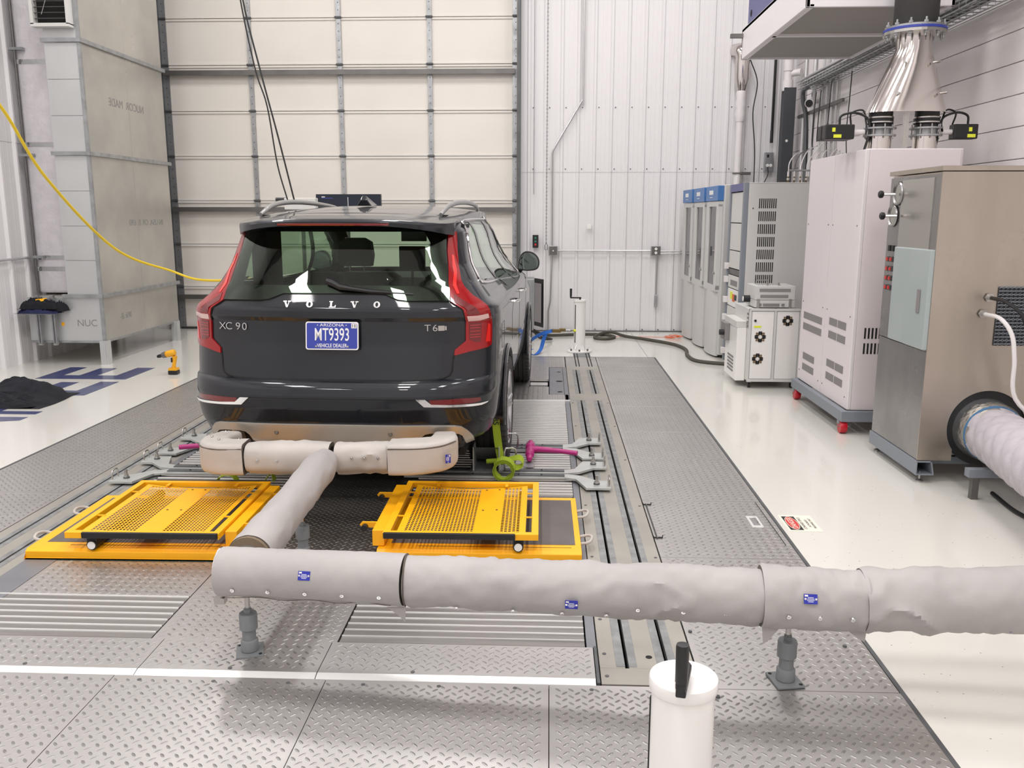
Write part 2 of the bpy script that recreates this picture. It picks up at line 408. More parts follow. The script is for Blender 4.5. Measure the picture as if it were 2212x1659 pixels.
o = ribs('s', .5, HC, .2335, 'wall', 2.305).build('ribbed_sheet', wb); o.location = (-6.1, 13.0, 0)
q = MB(); q.box(-5.6, -.42, 13.0, 13.08, 5.25, HC, 'wall'); q.build('header', wb)
q = MB()
for z in (2.35, 3.2, .03):
    for i in range(15): q.bx((-.24 + i * .2335, 12.992, z), (.014, .01, .014), 'galv_dk')
q.build('sheet_screws', wb, kind='stuff')
wl = struct('wall_left'); o = ribs('s', 19, HC, .31, 'wall', 2.5, .035).build('ribbed_sheet', wl); o.location = (-6.08, -5.95, 0); o.rotation_euler = (0, 0, pi / 2)
wr = struct('wall_right')
q = MB(); q.box(3.46, 3.55, -6, 13.1, 0, HC, 'block'); q.build('wall_core', wr)
me = None
for i in range(29):
    if me is None: q = MB(); q.box(3.44, 3.461, -6, 13.0, .003, .231, 'block'); me = q.build('block_course', wr, bev=.004); o = me
    else: o = copyp(me, wr)
    o.location = (0, 0, i * .234)
wf = struct('wall_front'); q = MB(); q.box(-6.1, 3.55, -6.05, -5.95, 0, HC, 'wall'); q.build('wall_sheet', wf)
ce = struct('ceiling'); q = MB(); q.box(-6.15, 3.6, -6.1, 13.15, HC, HC + .1, 'ceil'); q.build('ceiling_deck', ce)
q = MB()
for y in (-1.4, 2.5, 6.3, 9.9): q.box(-6.1, 3.5, y - .1, y + .1, HC - .35, HC, 'strut')
q.build('ceiling_beam', ce)
for x, y in LAMPS:
    q = MB(); q.box(x - .36, x + .36, y - .68, y + .68, 6.57, 6.65, 'whitep'); q.build('lamp_housing', ce)
    q = MB(); q.cyl((x, y, 6.65), (x, y, HC), .01, 'galv', 6); q.build('lamp_hanger', ce)
# ---- overhead door
door = struct('door_1')
X0, X1 = -5.56, -.47; SX = [-5.53, -4.293, -3.003, -1.712, -.49]
for r in range(9):
    z0 = r * .6335
    q = MB(); q.box(X0, X1, 13.02, 13.07, z0 + .004, z0 + .629, 'cream'); q.box(X0, X1, 13.005, 13.02, z0 + .004, z0 + .03, 'cream'); q.box(X0, X1, 13.005, 13.02, z0 + .6, z0 + .629, 'cream')
    q.build('door_section', door, bev=.003)
    for k, x in enumerate(SX):
        q = MB(); hw = .032 if 0 < k < 4 else .045
        q.box(x - hw, x + hw, 12.992, 13.006, z0 + .02, z0 + .615, 'galv')
        for t in (.1, .2, .32, .45, .55): q.bx((x, 12.99, z0 + t), (.012, .006, .012), 'galv_dk')
        q.build('door_stile', door)
        q = MB(); q.box(x - .045, x + .045, 12.975, 13.004, z0 + .62, z0 + .65, 'galv_dk'); q.cyl((x - .05, 12.978, z0 + .635), (x + .05, 12.978, z0 + .635), .011, 'galv_dk', 8); q.build('door_hinge', door)
for z in (.49, 1.775, 3.69, 5.2):
    q = MB(); q.box(X0 + .02, X1 - .03, 12.93, 12.99, z - .026, z + .026, 'strut'); q.box(X0 + .02, X1 - .03, 12.92, 12.93, z - .034, z + .034, 'strut'); q.build('door_strut', door)
q = MB()
q.box(-5.66, -5.575, 12.85, 12.99, 0, HC, 'galv_dk'); q.box(-5.59, -5.565, 12.80, 12.86, 0, HC, 'strut'); q.build('door_track', door)
q = MB(); q.box(-.45, -.425, 12.82, 12.99, 0, HC, 'galv_dk'); q.box(-.47, -.452, 12.9, 12.95, 0, HC, 'strut'); q.build('door_track', door)
q = MB(); q.box(X0, X1, 12.98, 13.05, -.0, .03, 'rubber'); q.build('door_seal', door)
b1 = struct('baseboard_back'); q = MB(); q.box(-.42, 3.44, 12.955, 12.999, 0, .012, 'galv_dk'); q.build('base_angle', b1)
# floor lettering
FL = struct('trim_1')
def letter(polys):
    q = MB()
    for p in polys: q.prism(p, 'z', .0006, .0022, 'letterblue')
    return q.build('floor_letter', FL)
rc = lambda a, b, c, d: [(a, c), (b, c), (b, d), (a, d)]
letter([rc(-5.40, -4.43, 8.85, 9.06), rc(-5.40, -5.21, 9.06, 9.55), rc(-5.03, -4.84, 9.06, 9.5), rc(-4.63, -4.43, 9.06, 9.55)])
letter([rc(-5.40, -4.43, 8.02, 8.24), rc(-5.40, -5.21, 8.24, 8.7), rc(-5.02, -4.83, 8.24, 8.67), rc(-4.62, -4.43, 8.24, 8.71)])
letter([rc(-5.40, -4.43, 7.21, 7.32), rc(-5.40, -5.21, 7.32, 7.8), rc(-4.98, -4.80, 7.32, 7.6)])
letter([[(-5.4, 6.7), (-4.43, 6.98), (-4.43, 7.1), (-5.4, 7.1)]])
# floor sign
sg = thing('danger_sign', 'cream floor sticker with red oval DANGER and black lettering', 'sign', (1.425, 4.738, 0))
q = MB(); q.box(-.095, .088, -.13, .133, .0004, .0016, 'signw'); q.build('sign_sheet', sg)
q = MB(); q.box(-.082, -.010, -.109, .11, .0016, .0022, 'black'); q.build('sign_band', sg)
def ell(a, b, cx, cy): return [(cx + a * cos(t * pi / 16), cy + b * sin(t * pi / 16)) for t in range(32)]
q = MB(); q.prism(ell(.033, .104, -.046, 0), 'z', .0022, .0026, 'signw'); q.prism(ell(.030, .099, -.046, 0), 'z', .0026, .003, 'signr'); q.build('sign_oval', sg)
def stext(s, size, x, m='black', sx=1, z=.0031): text('sign_text', s, size, frame((x, 0, z), (0, 1, 0), (-1, 0, 0)) , m, sg, .0002, sx)
stext('DANGER', .044, -.046, 'signw', .95, .0034); stext('CONFINED SPACE', .023, .008, z=.002); stext('AUTHORIZED', .019, .04, z=.002); stext('PERSONNEL ONLY', .019, .064, z=.002)
# ================================================================ THE CAR (local: x right, y forward from rear bumper, z up)
car = thing('car', 'dark blue-black SUV seen from behind, strapped down on the steel floor with its tailgate closed', 'car', (-1.265, 4.95, 0), R(-1.5))
CT = np.array([[0.22, .78, .20, .55, 3.0], [0.30, .85, .12, .55, 3.0], [0.38, .905, .05, .55, 3.1], [0.48, .935, .015, .55, 3.2], [0.58, .945, .0, .55, 3.3],
 [0.655, .95, .0, .55, 3.3], [0.70, .95, .01, .55, 3.3], [0.735, .952, .035, .54, 3.3], [0.745, .952, .08, .52, 3.4], [0.80, .953, .09, .52, 3.4], [0.95, .955, .115, .52, 3.4],
 [1.085, .955, .125, .52, 3.4], [1.105, .953, .105, .52, 3.4], [1.15, .945, .105, .50, 3.3], [1.195, .90, .125, .50, 3.3], [1.27, .845, .16, .5, 3.2], [1.30, .825, .175, .5, 3.1],
 [1.40, .775, .225, .5, 3.0], [1.50, .74, .28, .5, 3.0], [1.60, .71, .34, .5, 3.0], [1.68, .66, .40, .5, 2.8]])
FT = np.array([[.22, 4.8, .6], [.4, 4.93, .6], [.8, 4.95, .6], [.95, 4.86, .6], [1.02, 4.6, .65], [1.07, 4.2, .6], [1.12, 3.85, .5], [1.19, 3.7, .45], [1.3, 3.5, .42], [1.45, 3.22, .4], [1.6, 2.95, .4], [1.68, 2.75, .4]])
def sst(a, b, x): t = min(1, max(0, (x - a) / (b - a))); return t * t * (3 - 2 * t)
def prof(z):
    p = [float(np.interp(z, CT[:, 0], CT[:, k])) for k in (1, 2, 3, 4)]; q = [float(np.interp(z, FT[:, 0], FT[:, k])) for k in (1, 2)]; return p + q
def pinch(y, z):
    B = sst(1.15, 1.21, z) * (1 - sst(1.35, 1.62, z)); return .03 * B * sst(.25, .75, y)
def cpt(th, z, off=0.):
    w, yr, a, n, yf, b = prof(z); s = -1 if th < 0 else 1; t = abs(th)
    if t <= 1:
        A = t * pi / 2; x = w * sin(A) ** (2 / n); y = yr + a - a * max(cos(A), 0) ** (2 / n)
    else: x = w; y = yr + a + t - 1
    x -= pinch(y, z)
    p = V((s * x, y, z))
    if off:
        e = .004
        du = cptd(t + e, z) - cptd(max(t - e, 1e-4), z); dz = cptd(max(t, 1e-4), z + e) - cptd(max(t, 1e-4), z - e)
        nn = du.cross(dz).normalized(); nn = V((nn.x * s, nn.y, nn.z)); p += nn * off
    return p
def cptd(t, z): return cpt(t, z)
def cxz(x, z, off=0.):   # rear face by x
    w, yr, a, n, yf, b = prof(z); th = math.asin(min(1, abs(x) / w) ** (n / 2)) * 2 / pi
    return cpt(math.copysign(max(th, 1e-5), x if x else 1), z, off)
def cyz(s, y, z, off=0.):  # side by y
    w, yr, a, n, yf, b = prof(z)
    if y < yr + a: c = min(1, max(0, (yr + a - y) / a)) ** (n / 2); th = math.acos(c) * 2 / pi
    else: th = 1 + y - yr - a
    return cpt(s * max(th, 1e-4), z, off)
def patch(name, poly, fn, off, m, parent, du=.05, dz=.03, th=.004, label=None, smooth=True):
    bm = bmesh.new(); fc = bm.faces.new([bm.verts.new((p[0], p[1], 0)) for p in poly])
    for ax, st in ((0, du), (1, dz)):
        lo = min(p[ax] for p in poly); hi = max(p[ax] for p in poly); k = math.ceil(lo / st)
        while k * st < hi:
            co = [0, 0, 0]; co[ax] = k * st; no = [0, 0, 0]; no[ax] = 1
            bmesh.ops.bisect_plane(bm, geom=bm.verts[:] + bm.edges[:] + bm.faces[:], plane_co=co, plane_no=no, dist=1e-6); k += 1
    bmesh.ops.triangulate(bm, faces=[f for f in bm.faces if len(f.verts) > 4])
    bm.verts.ensure_lookup_table()
    q = MB(); tops = [fn(v.co.x, v.co.y, off) for v in bm.verts]; bots = [fn(v.co.x, v.co.y, off - th) for v in bm.verts]; n = len(tops)
    for i, v in enumerate(bm.verts): v.index = i
    fs = [tuple(v.index for v in f.verts) for f in bm.faces] + [tuple(n + v.index for v in reversed(f.verts)) for f in bm.faces]
    for e in bm.edges:
        if len(e.link_faces) == 1: a, b = e.verts[0].index, e.verts[1].index; fs.append((a, b, n + b, n + a))
    bm.free(); q.add(tops + bots, fs, m); return q.build(name, parent, smooth=smooth, label=label)
def line(name, pts, fn, m, parent, r=.004, st=.03, off=-.0015, label=None):
    P = []
    for i in range(len(pts) - 1):
        a, b = pts[i], pts[i + 1]; k = max(1, int(math.hypot(b[0] - a[0], b[1] - a[1]) / st))
        P += [fn(a[0] + (b[0] - a[0]) * t / k, a[1] + (b[1] - a[1]) * t / k, off) for t in range(k)]
    P.append(fn(pts[-1][0], pts[-1][1], off)); q = MB(); q.tube(P, r, m, 6); return q.build(name, parent, smooth=True, label=label)
def inpoly(x, y, P):
    c = False; j = len(P) - 1
    for i in range(len(P)):
        if (P[i][1] > y) != (P[j][1] > y) and x < (P[j][0] - P[i][0]) * (y - P[i][1]) / (P[j][1] - P[i][1]) + P[i][0]: c = not c
        j = i
    return c
mir = lambda P: [(-p[0], p[1]) for p in P][::-1]
# outlines
GL = [(.43, 1.198), (.474, 1.256), (.55, 1.405), (.575, 1.50), (.60, 1.605)]
glassR = [(.0, 1.245), (.115, 1.244), (.16, 1.209), (.2, 1.201)] + GL
glassP = mir(glassR)[:-1] + glassR
openR = [(0, 1.275), (.2, 1.27), (.36, 1.26), (.40, 1.31), (.44, 1.42), (.46, 1.54), (.44, 1.60), (0, 1.60)]
openP = [(0, 1.275), (.2, 1.27), (.36, 1.26), (.40, 1.31), (.44, 1.42), (.46, 1.54), (.44, 1.60), (-.44, 1.60), (-.46, 1.54), (-.44, 1.42), (-.40, 1.31), (-.36, 1.26), (-.2, 1.27)]
SW = [(.72, 1.31), (.80, 1.265), (1.7, 1.225), (3.3, 1.195), (2.42, 1.64), (2.25, 1.662), (.95, 1.662), (.80, 1.62), (.74, 1.5)]
WH = [1.09, 4.075]; AR = .425
zs = sorted(set([round(v, 4) for v in list(np.arange(.24, 1.68, .03)) + list(CT[1:, 0])]))
zs = [z for i, z in enumerate(zs) if i == 0 or z - zs[i - 1] > .004]
def ringpts(z):
    w, yr, a, n, yf, b = prof(z); P = [cpt(t, z) for t in np.linspace(0, 1, 34)]
    ys0, ys1 = yr + a, yf - b
    for t in np.linspace(0, 1, 110)[1:]:
        y = ys0 + (ys1 - ys0) * t; P.append(V((w - pinch(y, z), y, z)))
    nn = 2.6
    for t in np.linspace(0, 1, 22)[1:]:
        A = t * pi / 2; P.append(V(((w - pinch(ys1, z)) * max(cos(A), 0) ** (2 / nn), ys1 + b * sin(A) ** (2 / nn), z)))
    return P
rings = [ringpts(z) for z in zs]; NR = len(rings[0])
for Rg, z in zip(rings, zs):
    for p in Rg:
        for wy in WH:
            dy, dz = p.y - wy, z - .375; d = math.hypot(dy, dz)
            if p.x > .6 and abs(d - AR) < .022 and d > 0 and abs(dz) > -1: p.y = wy + dy * AR / d; p.z = .375 + dz * AR / d
thlist = list(np.linspace(0, 1, 34))
bodyF, wsF, vaF = [], [], []
for i in range(len(zs) - 1):
    for k in range(NR - 1):
        c = (rings[i][k] + rings[i + 1][k + 1]) / 2
        zz = (zs[i] + zs[i + 1]) / 2
        if c.x > .55 and any(math.hypot(c.y - wy, c.z - .375) < AR - .003 for wy in WH): continue
        if k < 33 and inpoly((thlist[k] + thlist[k + 1]) / 2, zz, openR): continue
        if k < 33 and zz < .425 and .285 < (thlist[k] + thlist[k + 1]) / 2 < .52: continue
        tt_ = (thlist[k] + thlist[k + 1]) / 2 if k < 33 else 1
        if c.y < .80 and c.x > .5 and tt_ > .6 and zz < .345 + .07 * (tt_ - .66) / .34: continue
        if k < 30 and zz < .36: vaF.append((i, k)); continue
        if k >= 28 and inpoly(c.y, zz, [(p[0] * 1., p[1]) for p in [(.80, 1.31), (.86, 1.285), (1.7, 1.245), (3.2, 1.215), (2.4, 1.62), (2.2, 1.645), (.95, 1.645), (.83, 1.6)]]): continue
        if k >= 34 + 109 and 1.20 < zz < 1.63 and c.x < prof(zz)[0] - .10: wsF.append((i, k)); continue
        bodyF.append((i, k))
def half(faces, m, name, off=0, parent=car, label=None):
    q = MB(); idx = {}
    for s in (1, -1):
        vs, fs = [], []; idx = {}
        def g(i, k):
            if (i, k) not in idx: idx[(i, k)] = len(vs); p = rings[i][k]; vs.append((s * p.x, p.y + off, p.z))
            return idx[(i, k)]
        for i, k in faces: fs.append((g(i, k), g(i, k + 1), g(i + 1, k + 1), g(i + 1, k)))
        q.add(vs, fs, m)
    o = q.build(name, parent, smooth=True, fix=False, label=label)
    bm = bmesh.new(); bm.from_mesh(o.data); bmesh.ops.remove_doubles(bm, verts=bm.verts, dist=.0005); bmesh.ops.recalc_face_normals(bm, faces=bm.faces); bm.to_mesh(o.data); bm.free()
    o.data.polygons.foreach_set('use_smooth', [True] * len(o.data.polygons)); o.data.set_sharp_from_angle(angle=R(50)); return o
half(bodyF, 'paint', 'body'); half(vaF, 'trimblk', 'rear_valance')
half(wsF, 'glass', 'windshield', .004)
# underbody and cowl
q = MB(); q.box(-.74, .74, .35, 4.6, .22, .30, 'black'); q.box(-.6, .6, .18, .5, .24, .34, 'black'); q.box(-.5, .5, 1.3, 3.9, .30, .40, 'black'); q.build('underbody', car)
q = MB(); q.cyl((-.8, 1.09, .36), (.8, 1.09, .36), .04, 'black', 10); q.cyl((-.8, 4.075, .36), (.8, 4.075, .36), .04, 'black', 10); q.build('axle', car)
# roof with overhanging spoiler
def roofz(x, y, y0):
    zc = float(np.interp(y, [.17, .3, .6, 1.0, 1.6, 2.3, 2.6, 2.9], [1.672, 1.695, 1.718, 1.742, 1.766, 1.764, 1.748, 1.70]))
    t = abs(x) / .69; return zc - (.045 + .035 * (1 - sst(.2, .8, y))) * t ** 3.2
q = MB(); NU, NV = 40, 36; vs = []
def roofpt(u, v):
    y0 = .17 + .20 * abs(u) ** 4 + .12 * abs(u) ** 12; W = .672 + .012 * sst(.0, .3, v) - .03 * sst(.7, 1, v)
    y = y0 + v ** 1.5 * (2.86 - .12 * abs(u) ** 3 - y0); x = u * W; return x, y, roofz(x, y, y0)
for jv in range(NV + 1):
    for i in range(NU + 1):
        x, y, z = roofpt(-1 + 2 * i / NU, jv / NV); 
        if jv == 0: z -= .012; y += .0
        vs.append((x, y, z))
b0 = len(vs)
fs = [(jv * (NU + 1) + i, jv * (NU + 1) + i + 1, (jv + 1) * (NU + 1) + i + 1, (jv + 1) * (NU + 1) + i) for jv in range(NV) for i in range(NU)]
q.add(vs, fs, 'paint')
# lip, underside, side skirts
low = []
for i in range(NU + 1):
    u = -1 + 2 * i / NU; x, y, z = roofpt(u, 0); low.append((x * 1.0, y + .006, z - .034 - .04 * abs(u) ** 6))
inn = []
for i in range(NU + 1):
    u = -1 + 2 * i / NU; x, y, z = roofpt(u, 0); inn.append((x * .97, y + .26, min(z - .05, 1.63 - .0 * abs(u))))
top0 = vs[:NU + 1]; n1 = NU + 1
q.add(top0 + low, [(i, i + 1, n1 + i + 1, n1 + i) for i in range(NU)], 'paint')
q.add(low + inn, [(i, i + 1, n1 + i + 1, n1 + i) for i in range(NU)], 'trimblk')
for s, i0 in ((-1, 0), (1, NU)):
    edge = [vs[jv * n1 + i0] for jv in range(NV + 1)]
    dn = [(e[0] - s * .012, e[1], (low[i0][2] + (1.655 - low[i0][2]) * sst(.3, 1.0, e[1])) if True else 0) for e in edge]
    q.add(edge + dn, [(k, k + 1, len(edge) + k + 1, len(edge) + k) for k in range(NV)], 'paint')
o = q.build('roof', car, smooth=False)
bm = bmesh.new(); bm.from_mesh(o.data); bmesh.ops.remove_doubles(bm, verts=bm.verts, dist=.0006); bmesh.ops.recalc_face_normals(bm, faces=bm.faces); bm.to_mesh(o.data); bm.free()
o.data.polygons.foreach_set('use_smooth', [True] * len(o.data.polygons)); o.data.set_sharp_from_angle(angle=R(40))
q = MB(); P = [V((x, .172 + .2 * abs(x / .672) ** 4, 1.6445)) for x in np.linspace(-.33, .33, 20)]; q.tube([p + V((0, .004, -.001)) for p in P], .008, 'lampdk', 6); q.build('brake_light', car, smooth=True)
line('roof_seam', [(-.66, .5), (.66, .5)], lambda x, y, o: V((x, y + .05 * abs(x), roofz(x, y, 0) + .0005)), 'black', car, .002, .06)
# rear window
patch('rear_window', glassP, cpt, .014, 'glass_rear', car, .02, .02, th=.001)
def band(name, a, b, m, parent, off): return patch(name, a + b[::-1], cpt, off, m, parent, th=.002)
patch('window_border', [(-.44, 1.2), (-.2, 1.203), (-.16, 1.21), (-.115, 1.243), (.115, 1.243), (.16, 1.21), (.2, 1.203), (.44, 1.2), (.44, 1.25), (.37, 1.285), (0, 1.29), (-.37, 1.285), (-.44, 1.25)], cpt, .008, 'trimblk', car, .02, .02, th=.002)
for s in (1, -1):
    P = [(.425, 1.2), (.47, 1.256), (.546, 1.405), (.57, 1.5), (.595, 1.6), (.40, 1.6), (.44, 1.53), (.42, 1.42), (.38, 1.31), (.34, 1.27), (.34, 1.2)]
    patch('window_border', P if s > 0 else mir(P), cpt, .008, 'trimblk', car, .02, .02, th=.002)
# tail lamps
inner = [(.625, 1.592), (.58, 1.47), (.564, 1.405), (.474, 1.256), (.437, 1.196), (.488, 1.148), (.487, 1.078), (.487, .966), (.45, .942), (.41, .915), (.408, .882)]
bot = [(.523, .902), (.688, .916), (.738, .93)]
outer = [(.745, 1.0), (.74, 1.09), (.735, 1.16), (.70, 1.2), (.66, 1.22), (.625, 1.27), (.628, 1.312), (.687, 1.427), (.72, 1.525), (.735, 1.593)]
LP = inner + bot + outer
for s in (1, -1):
    fl_ = (lambda P: P) if s > 0 else mir
    t = patch('tail_lamp', fl_(LP), cpt, .010, 'lampred', car, .03, .02, th=.012)
    patch('lamp_core', fl_([(.51, 1.07), (.51, .975), (.56, .955), (.61, .955), (.615, 1.07)]), cpt, .0125, 'lampdk', t, th=.002)
    patch('lamp_core', fl_([(.46, 1.19), (.51, 1.15), (.51, 1.12), (.615, 1.12), (.60, 1.15), (.53, 1.2), (.49, 1.235)]), cpt, .0125, 'lampdk', t, th=.002)
    patch('reversing_lens', fl_([(.50, 1.112), (.505, 1.088), (.595, 1.088), (.705, 1.10), (.70, 1.118), (.595, 1.112)]), cpt, .0135, 'lampclr', t, th=.003)
    patch('light_bar', fl_([(.60, 1.40), (.585, 1.36), (.52, 1.28), (.515, 1.235), (.535, 1.235), (.55, 1.28), (.625, 1.37), (.64, 1.45), (.62, 1.46)]), cpt, .0125, 'lamphot', t, th=.002)
    patch('light_bar', fl_([(.66, .95), (.715, .95), (.715, 1.05), (.69, 1.06)]), cpt, .0125, 'lamphot', t, th=.002)
    for zz in (.985, 1.0, 1.02, 1.04, 1.055): line('lamp_rib', fl_([(.515, zz), (.605, zz)]), cpt, 'lamphot', t, .001, .02, .0128)
    # bumper reflector and chrome
    patch('bumper_reflector', fl_([(.285, .637), (.30, .608), (.60, .604), (.655, .612), (.64, .632), (.5, .638)]), cpt, .004, 'lampdk', car)
    patch('bumper_chrome', fl_([(.222, .643), (.262, .598), (.374, .592), (.56, .586), (.655, .585), (.72, .592), (.735, .60), (.64, .598), (.40, .605), (.298, .612), (.266, .642)]), cpt, .009, 'chrome', car, .03, .02, th=.01)
    patch('skid_plate', fl_([(.0, .488), (.3, .484), (.45, .474), (.504, .462), (.561, .432), (.612, .397), (.664, .355), (.594, .341), (.569, .358), (.52, .405), (.49, .42), (.423, .431), (.312, .436), (.285, .43), (.27, .412), (.262, .376), (.25, .362), (.0, .352)]), cpt, .014, 'skid', car, .04, .02, th=.016)
    q = MB(); q.lathe([(.010, 0), (.0115, -.001), (.013, 0)], (0, 0, 0), 'galv_dk', 18, 'y'); q.lathe([(0, -.0022), (.0098, -.0022)], (0, 0, 0), 'skid', 18, 'y'); o = q.build('parking_sensor', car); p = cpt(s * .133, .437, .016); o.location = p
    q = MB(); q.box(-.13, .13, 0, .30, -.05, .05, 'black'); o = q.build('tailpipe_recess', car, bev=.02); o.location = (s * .62, .14, .385)
    q = MB(); q.lathe([(.05, 0), (.055, .02), (.055, .25)], (0, 0, 0), 'steel', 16, 'y'); o = q.build('tailpipe', car, smooth=True); o.location = (s * .62, .13, .375)
    # side windows
    pn = [[(.80, 1.31), (.86, 1.283), (1.52, 1.25), (1.17, 1.645), (.95, 1.645), (.83, 1.6)], [(1.60, 1.246), (2.42, 1.228), (2.02, 1.648), (1.25, 1.648)], [(2.50, 1.226), (3.2, 1.212), (2.42, 1.615), (2.2, 1.648), (2.1, 1.648)]]
    F_ = lambda y, z, o, s=s: cyz(s, y, z, o)
    P = SW if s > 0 else SW
    for pw in pn: patch('side_window', pw, F_, .001, 'glass', car, .12, .06)
    for a, b in [((1.56, 1.25), (1.20, 1.65)), ((2.46, 1.228), (2.06, 1.65))]:
        patch('window_pillar', [(a[0] - .05, a[1]), (a[0] + .05, a[1]), (b[0] + .05, b[1]), (b[0] - .05, b[1])], F_, .004, 'trimblk', car, .12, .06)
    P = [F_(p[0], p[1], .004) for p in curve([(x, z, 0) for x, z in SW + SW[:1]], 5)]
    q = MB(); q.tube(P[:-1], .009, 'chrome', 6, closed=True); q.build('window_chrome', car, smooth=True)
    patch('window_rubber', [(.76, 1.33), (.83, 1.28), (.86, 1.25), (.76, 1.27), (.70, 1.31), (.72, 1.5), (.78, 1.62), (.83, 1.6), (.78, 1.5)], F_, .003, 'trimblk', car, .1, .05)
    # door cuts
    for P in ([(1.58, .98), (1.72, 1.05), (1.70, 1.235)], [(1.62, .78), (1.58, .98)], [(2.5, .42), (2.5, 1.22)], [(3.55, .42), (3.5, 1.19)], [(1.62, .42), (3.5, .42)], [(.62, 1.02), (.8, 1.02), (.8, .86), (.64, .86), (.62, 1.02)]): line('door_gap', P, F_, 'black', car, .003, .05)
    for y in (1.72, 2.66):
        q = MB(); p = F_(y, 1.065, .02); q.tube(curve([(p.x - s * .03, p.y - .09, 1.065), (p.x + s * .012, p.y - .07, 1.066), (p.x + s * .014, p.y + .07, 1.064), (p.x - s * .03, p.y + .1, 1.062)], 4), .012, 'chrome', 8); q.build('door_handle', car, smooth=True)
    # arches
    for wy in WH:
        q = MB(); xo = .957
        prf = [(s * xo, AR + .022), (s * (xo + .014), AR + .016), (s * (xo + .016), AR - .006), (s * (xo - .02), AR - .014), (s * (xo - .3), AR - .01)]
        vs = []; n = 40; 
        for i in range(n + 1):
            a = R(-4) + (R(188)) * i / n
            vs += [(p[0], wy + p[1] * cos(a), max(.375 + p[1] * sin(a), .24)) for p in prf]
        k = len(prf); q.add(vs, [(i * k + j, i * k + j + 1, (i + 1) * k + j + 1, (i + 1) * k + j) for i in range(n) for j in range(k - 1)], 'paint'); q.build('wheel_arch', car, smooth=True)
    # roof rail
    q = MB(); P = curve([(s * .575, .60, 1.70), (s * .58, .70, 1.725), (s * .59, .86, 1.757), (s * .605, 1.15, 1.782), (s * .615, 1.6, 1.79), (s * .615, 2.1, 1.78), (s * .60, 2.45, 1.762), (s * .59, 2.62, 1.735)], 5)
    q.tube(P, [.012 + .006 * sin(pi * i / (len(P) - 1)) for i in range(len(P))], 'railsilver', 10); q.build('roof_rail', car, smooth=True)
    # door mirror
    mr = MB(); prf = []
    sh = [(-.0, -.085), (.02, .03), (.07, .078), (.14, .072), (.19, .03), (.205, -.03), (.18, -.085), (.09, -.10)]
    for k, (yy, sc) in enumerate([(0, 1), (.03, 1.03), (.08, .9), (.12, .6), (.14, .25)]):
        prf.append([(s * (.885 + .10 + (p[0] - .1) * sc), 3.33 + yy, 1.285 + p[1] * sc) for p in sh])
    sh = [tuple(p)[:2] for p in curve([(a_, b_, 0) for a_, b_ in sh] + [(sh[0][0], sh[0][1], 0)], 4)][:-1]
    prf = [[(s * (.885 + .10 + (p[0] - .1) * sc), 3.33 + yy, 1.285 + p[1] * sc) for p in sh] for yy, sc in [(0, 1), (.03, 1.03), (.08, .9), (.12, .6), (.14, .25)]]
    n = len(sh); vs = sum(prf, []); mr.add(vs, [(a * n + i, a * n + (i + 1) % n, (a + 1) * n + (i + 1) % n, (a + 1) * n + i) for a in range(4) for i in range(n)] + [tuple(4 * n + i for i in range(n))], 'paint')
    mr.add(prf[0], [tuple(range(n))], 'black'); mr.tube([(s * .86, 3.4, 1.16), (s * .90, 3.38, 1.18), (s * .93, 3.37, 1.21)], .022, 'black', 8)
    mo = mr.build('door_mirror', car, smooth=True)
    q = MB(); q.add([(s * (.885 + .10 + (p[0] - .1) * .9), 3.325, 1.283 + p[1] * .88) for p in sh], [tuple(range(n))], 'mirror_glass'); q.build('mirror_glass', mo)
# hatch cut
hc = [(.408, .885), (.401, .856), (.397, .793), (.384, .769), (.354, .755), (.304, .745), (.185, .741), (.0, .740)]
line('hatch_gap', hc + mir(hc)[1:], cpt, 'dark', car, .006, .02, 0)
hl = [(.44, 1.197), (.488, 1.148), (.487, 1.078)]
for P in (hl, mir(hl)): line('hatch_gap', P, cpt, 'dark', car, .004, .02, .002)
line('hatch_gap', mir([(0, 1.243), (.115, 1.242), (.16, 1.208), (.43, 1.196)])[:-1] + [(0, 1.243), (.115, 1.242), (.16, 1.208), (.43, 1.196)], cpt, 'dark', car, .004, .02, .0)
line('bumper_groove', [(-.225, .644), (.225, .644)], cpt, 'dark', car, .004, .03, 0)
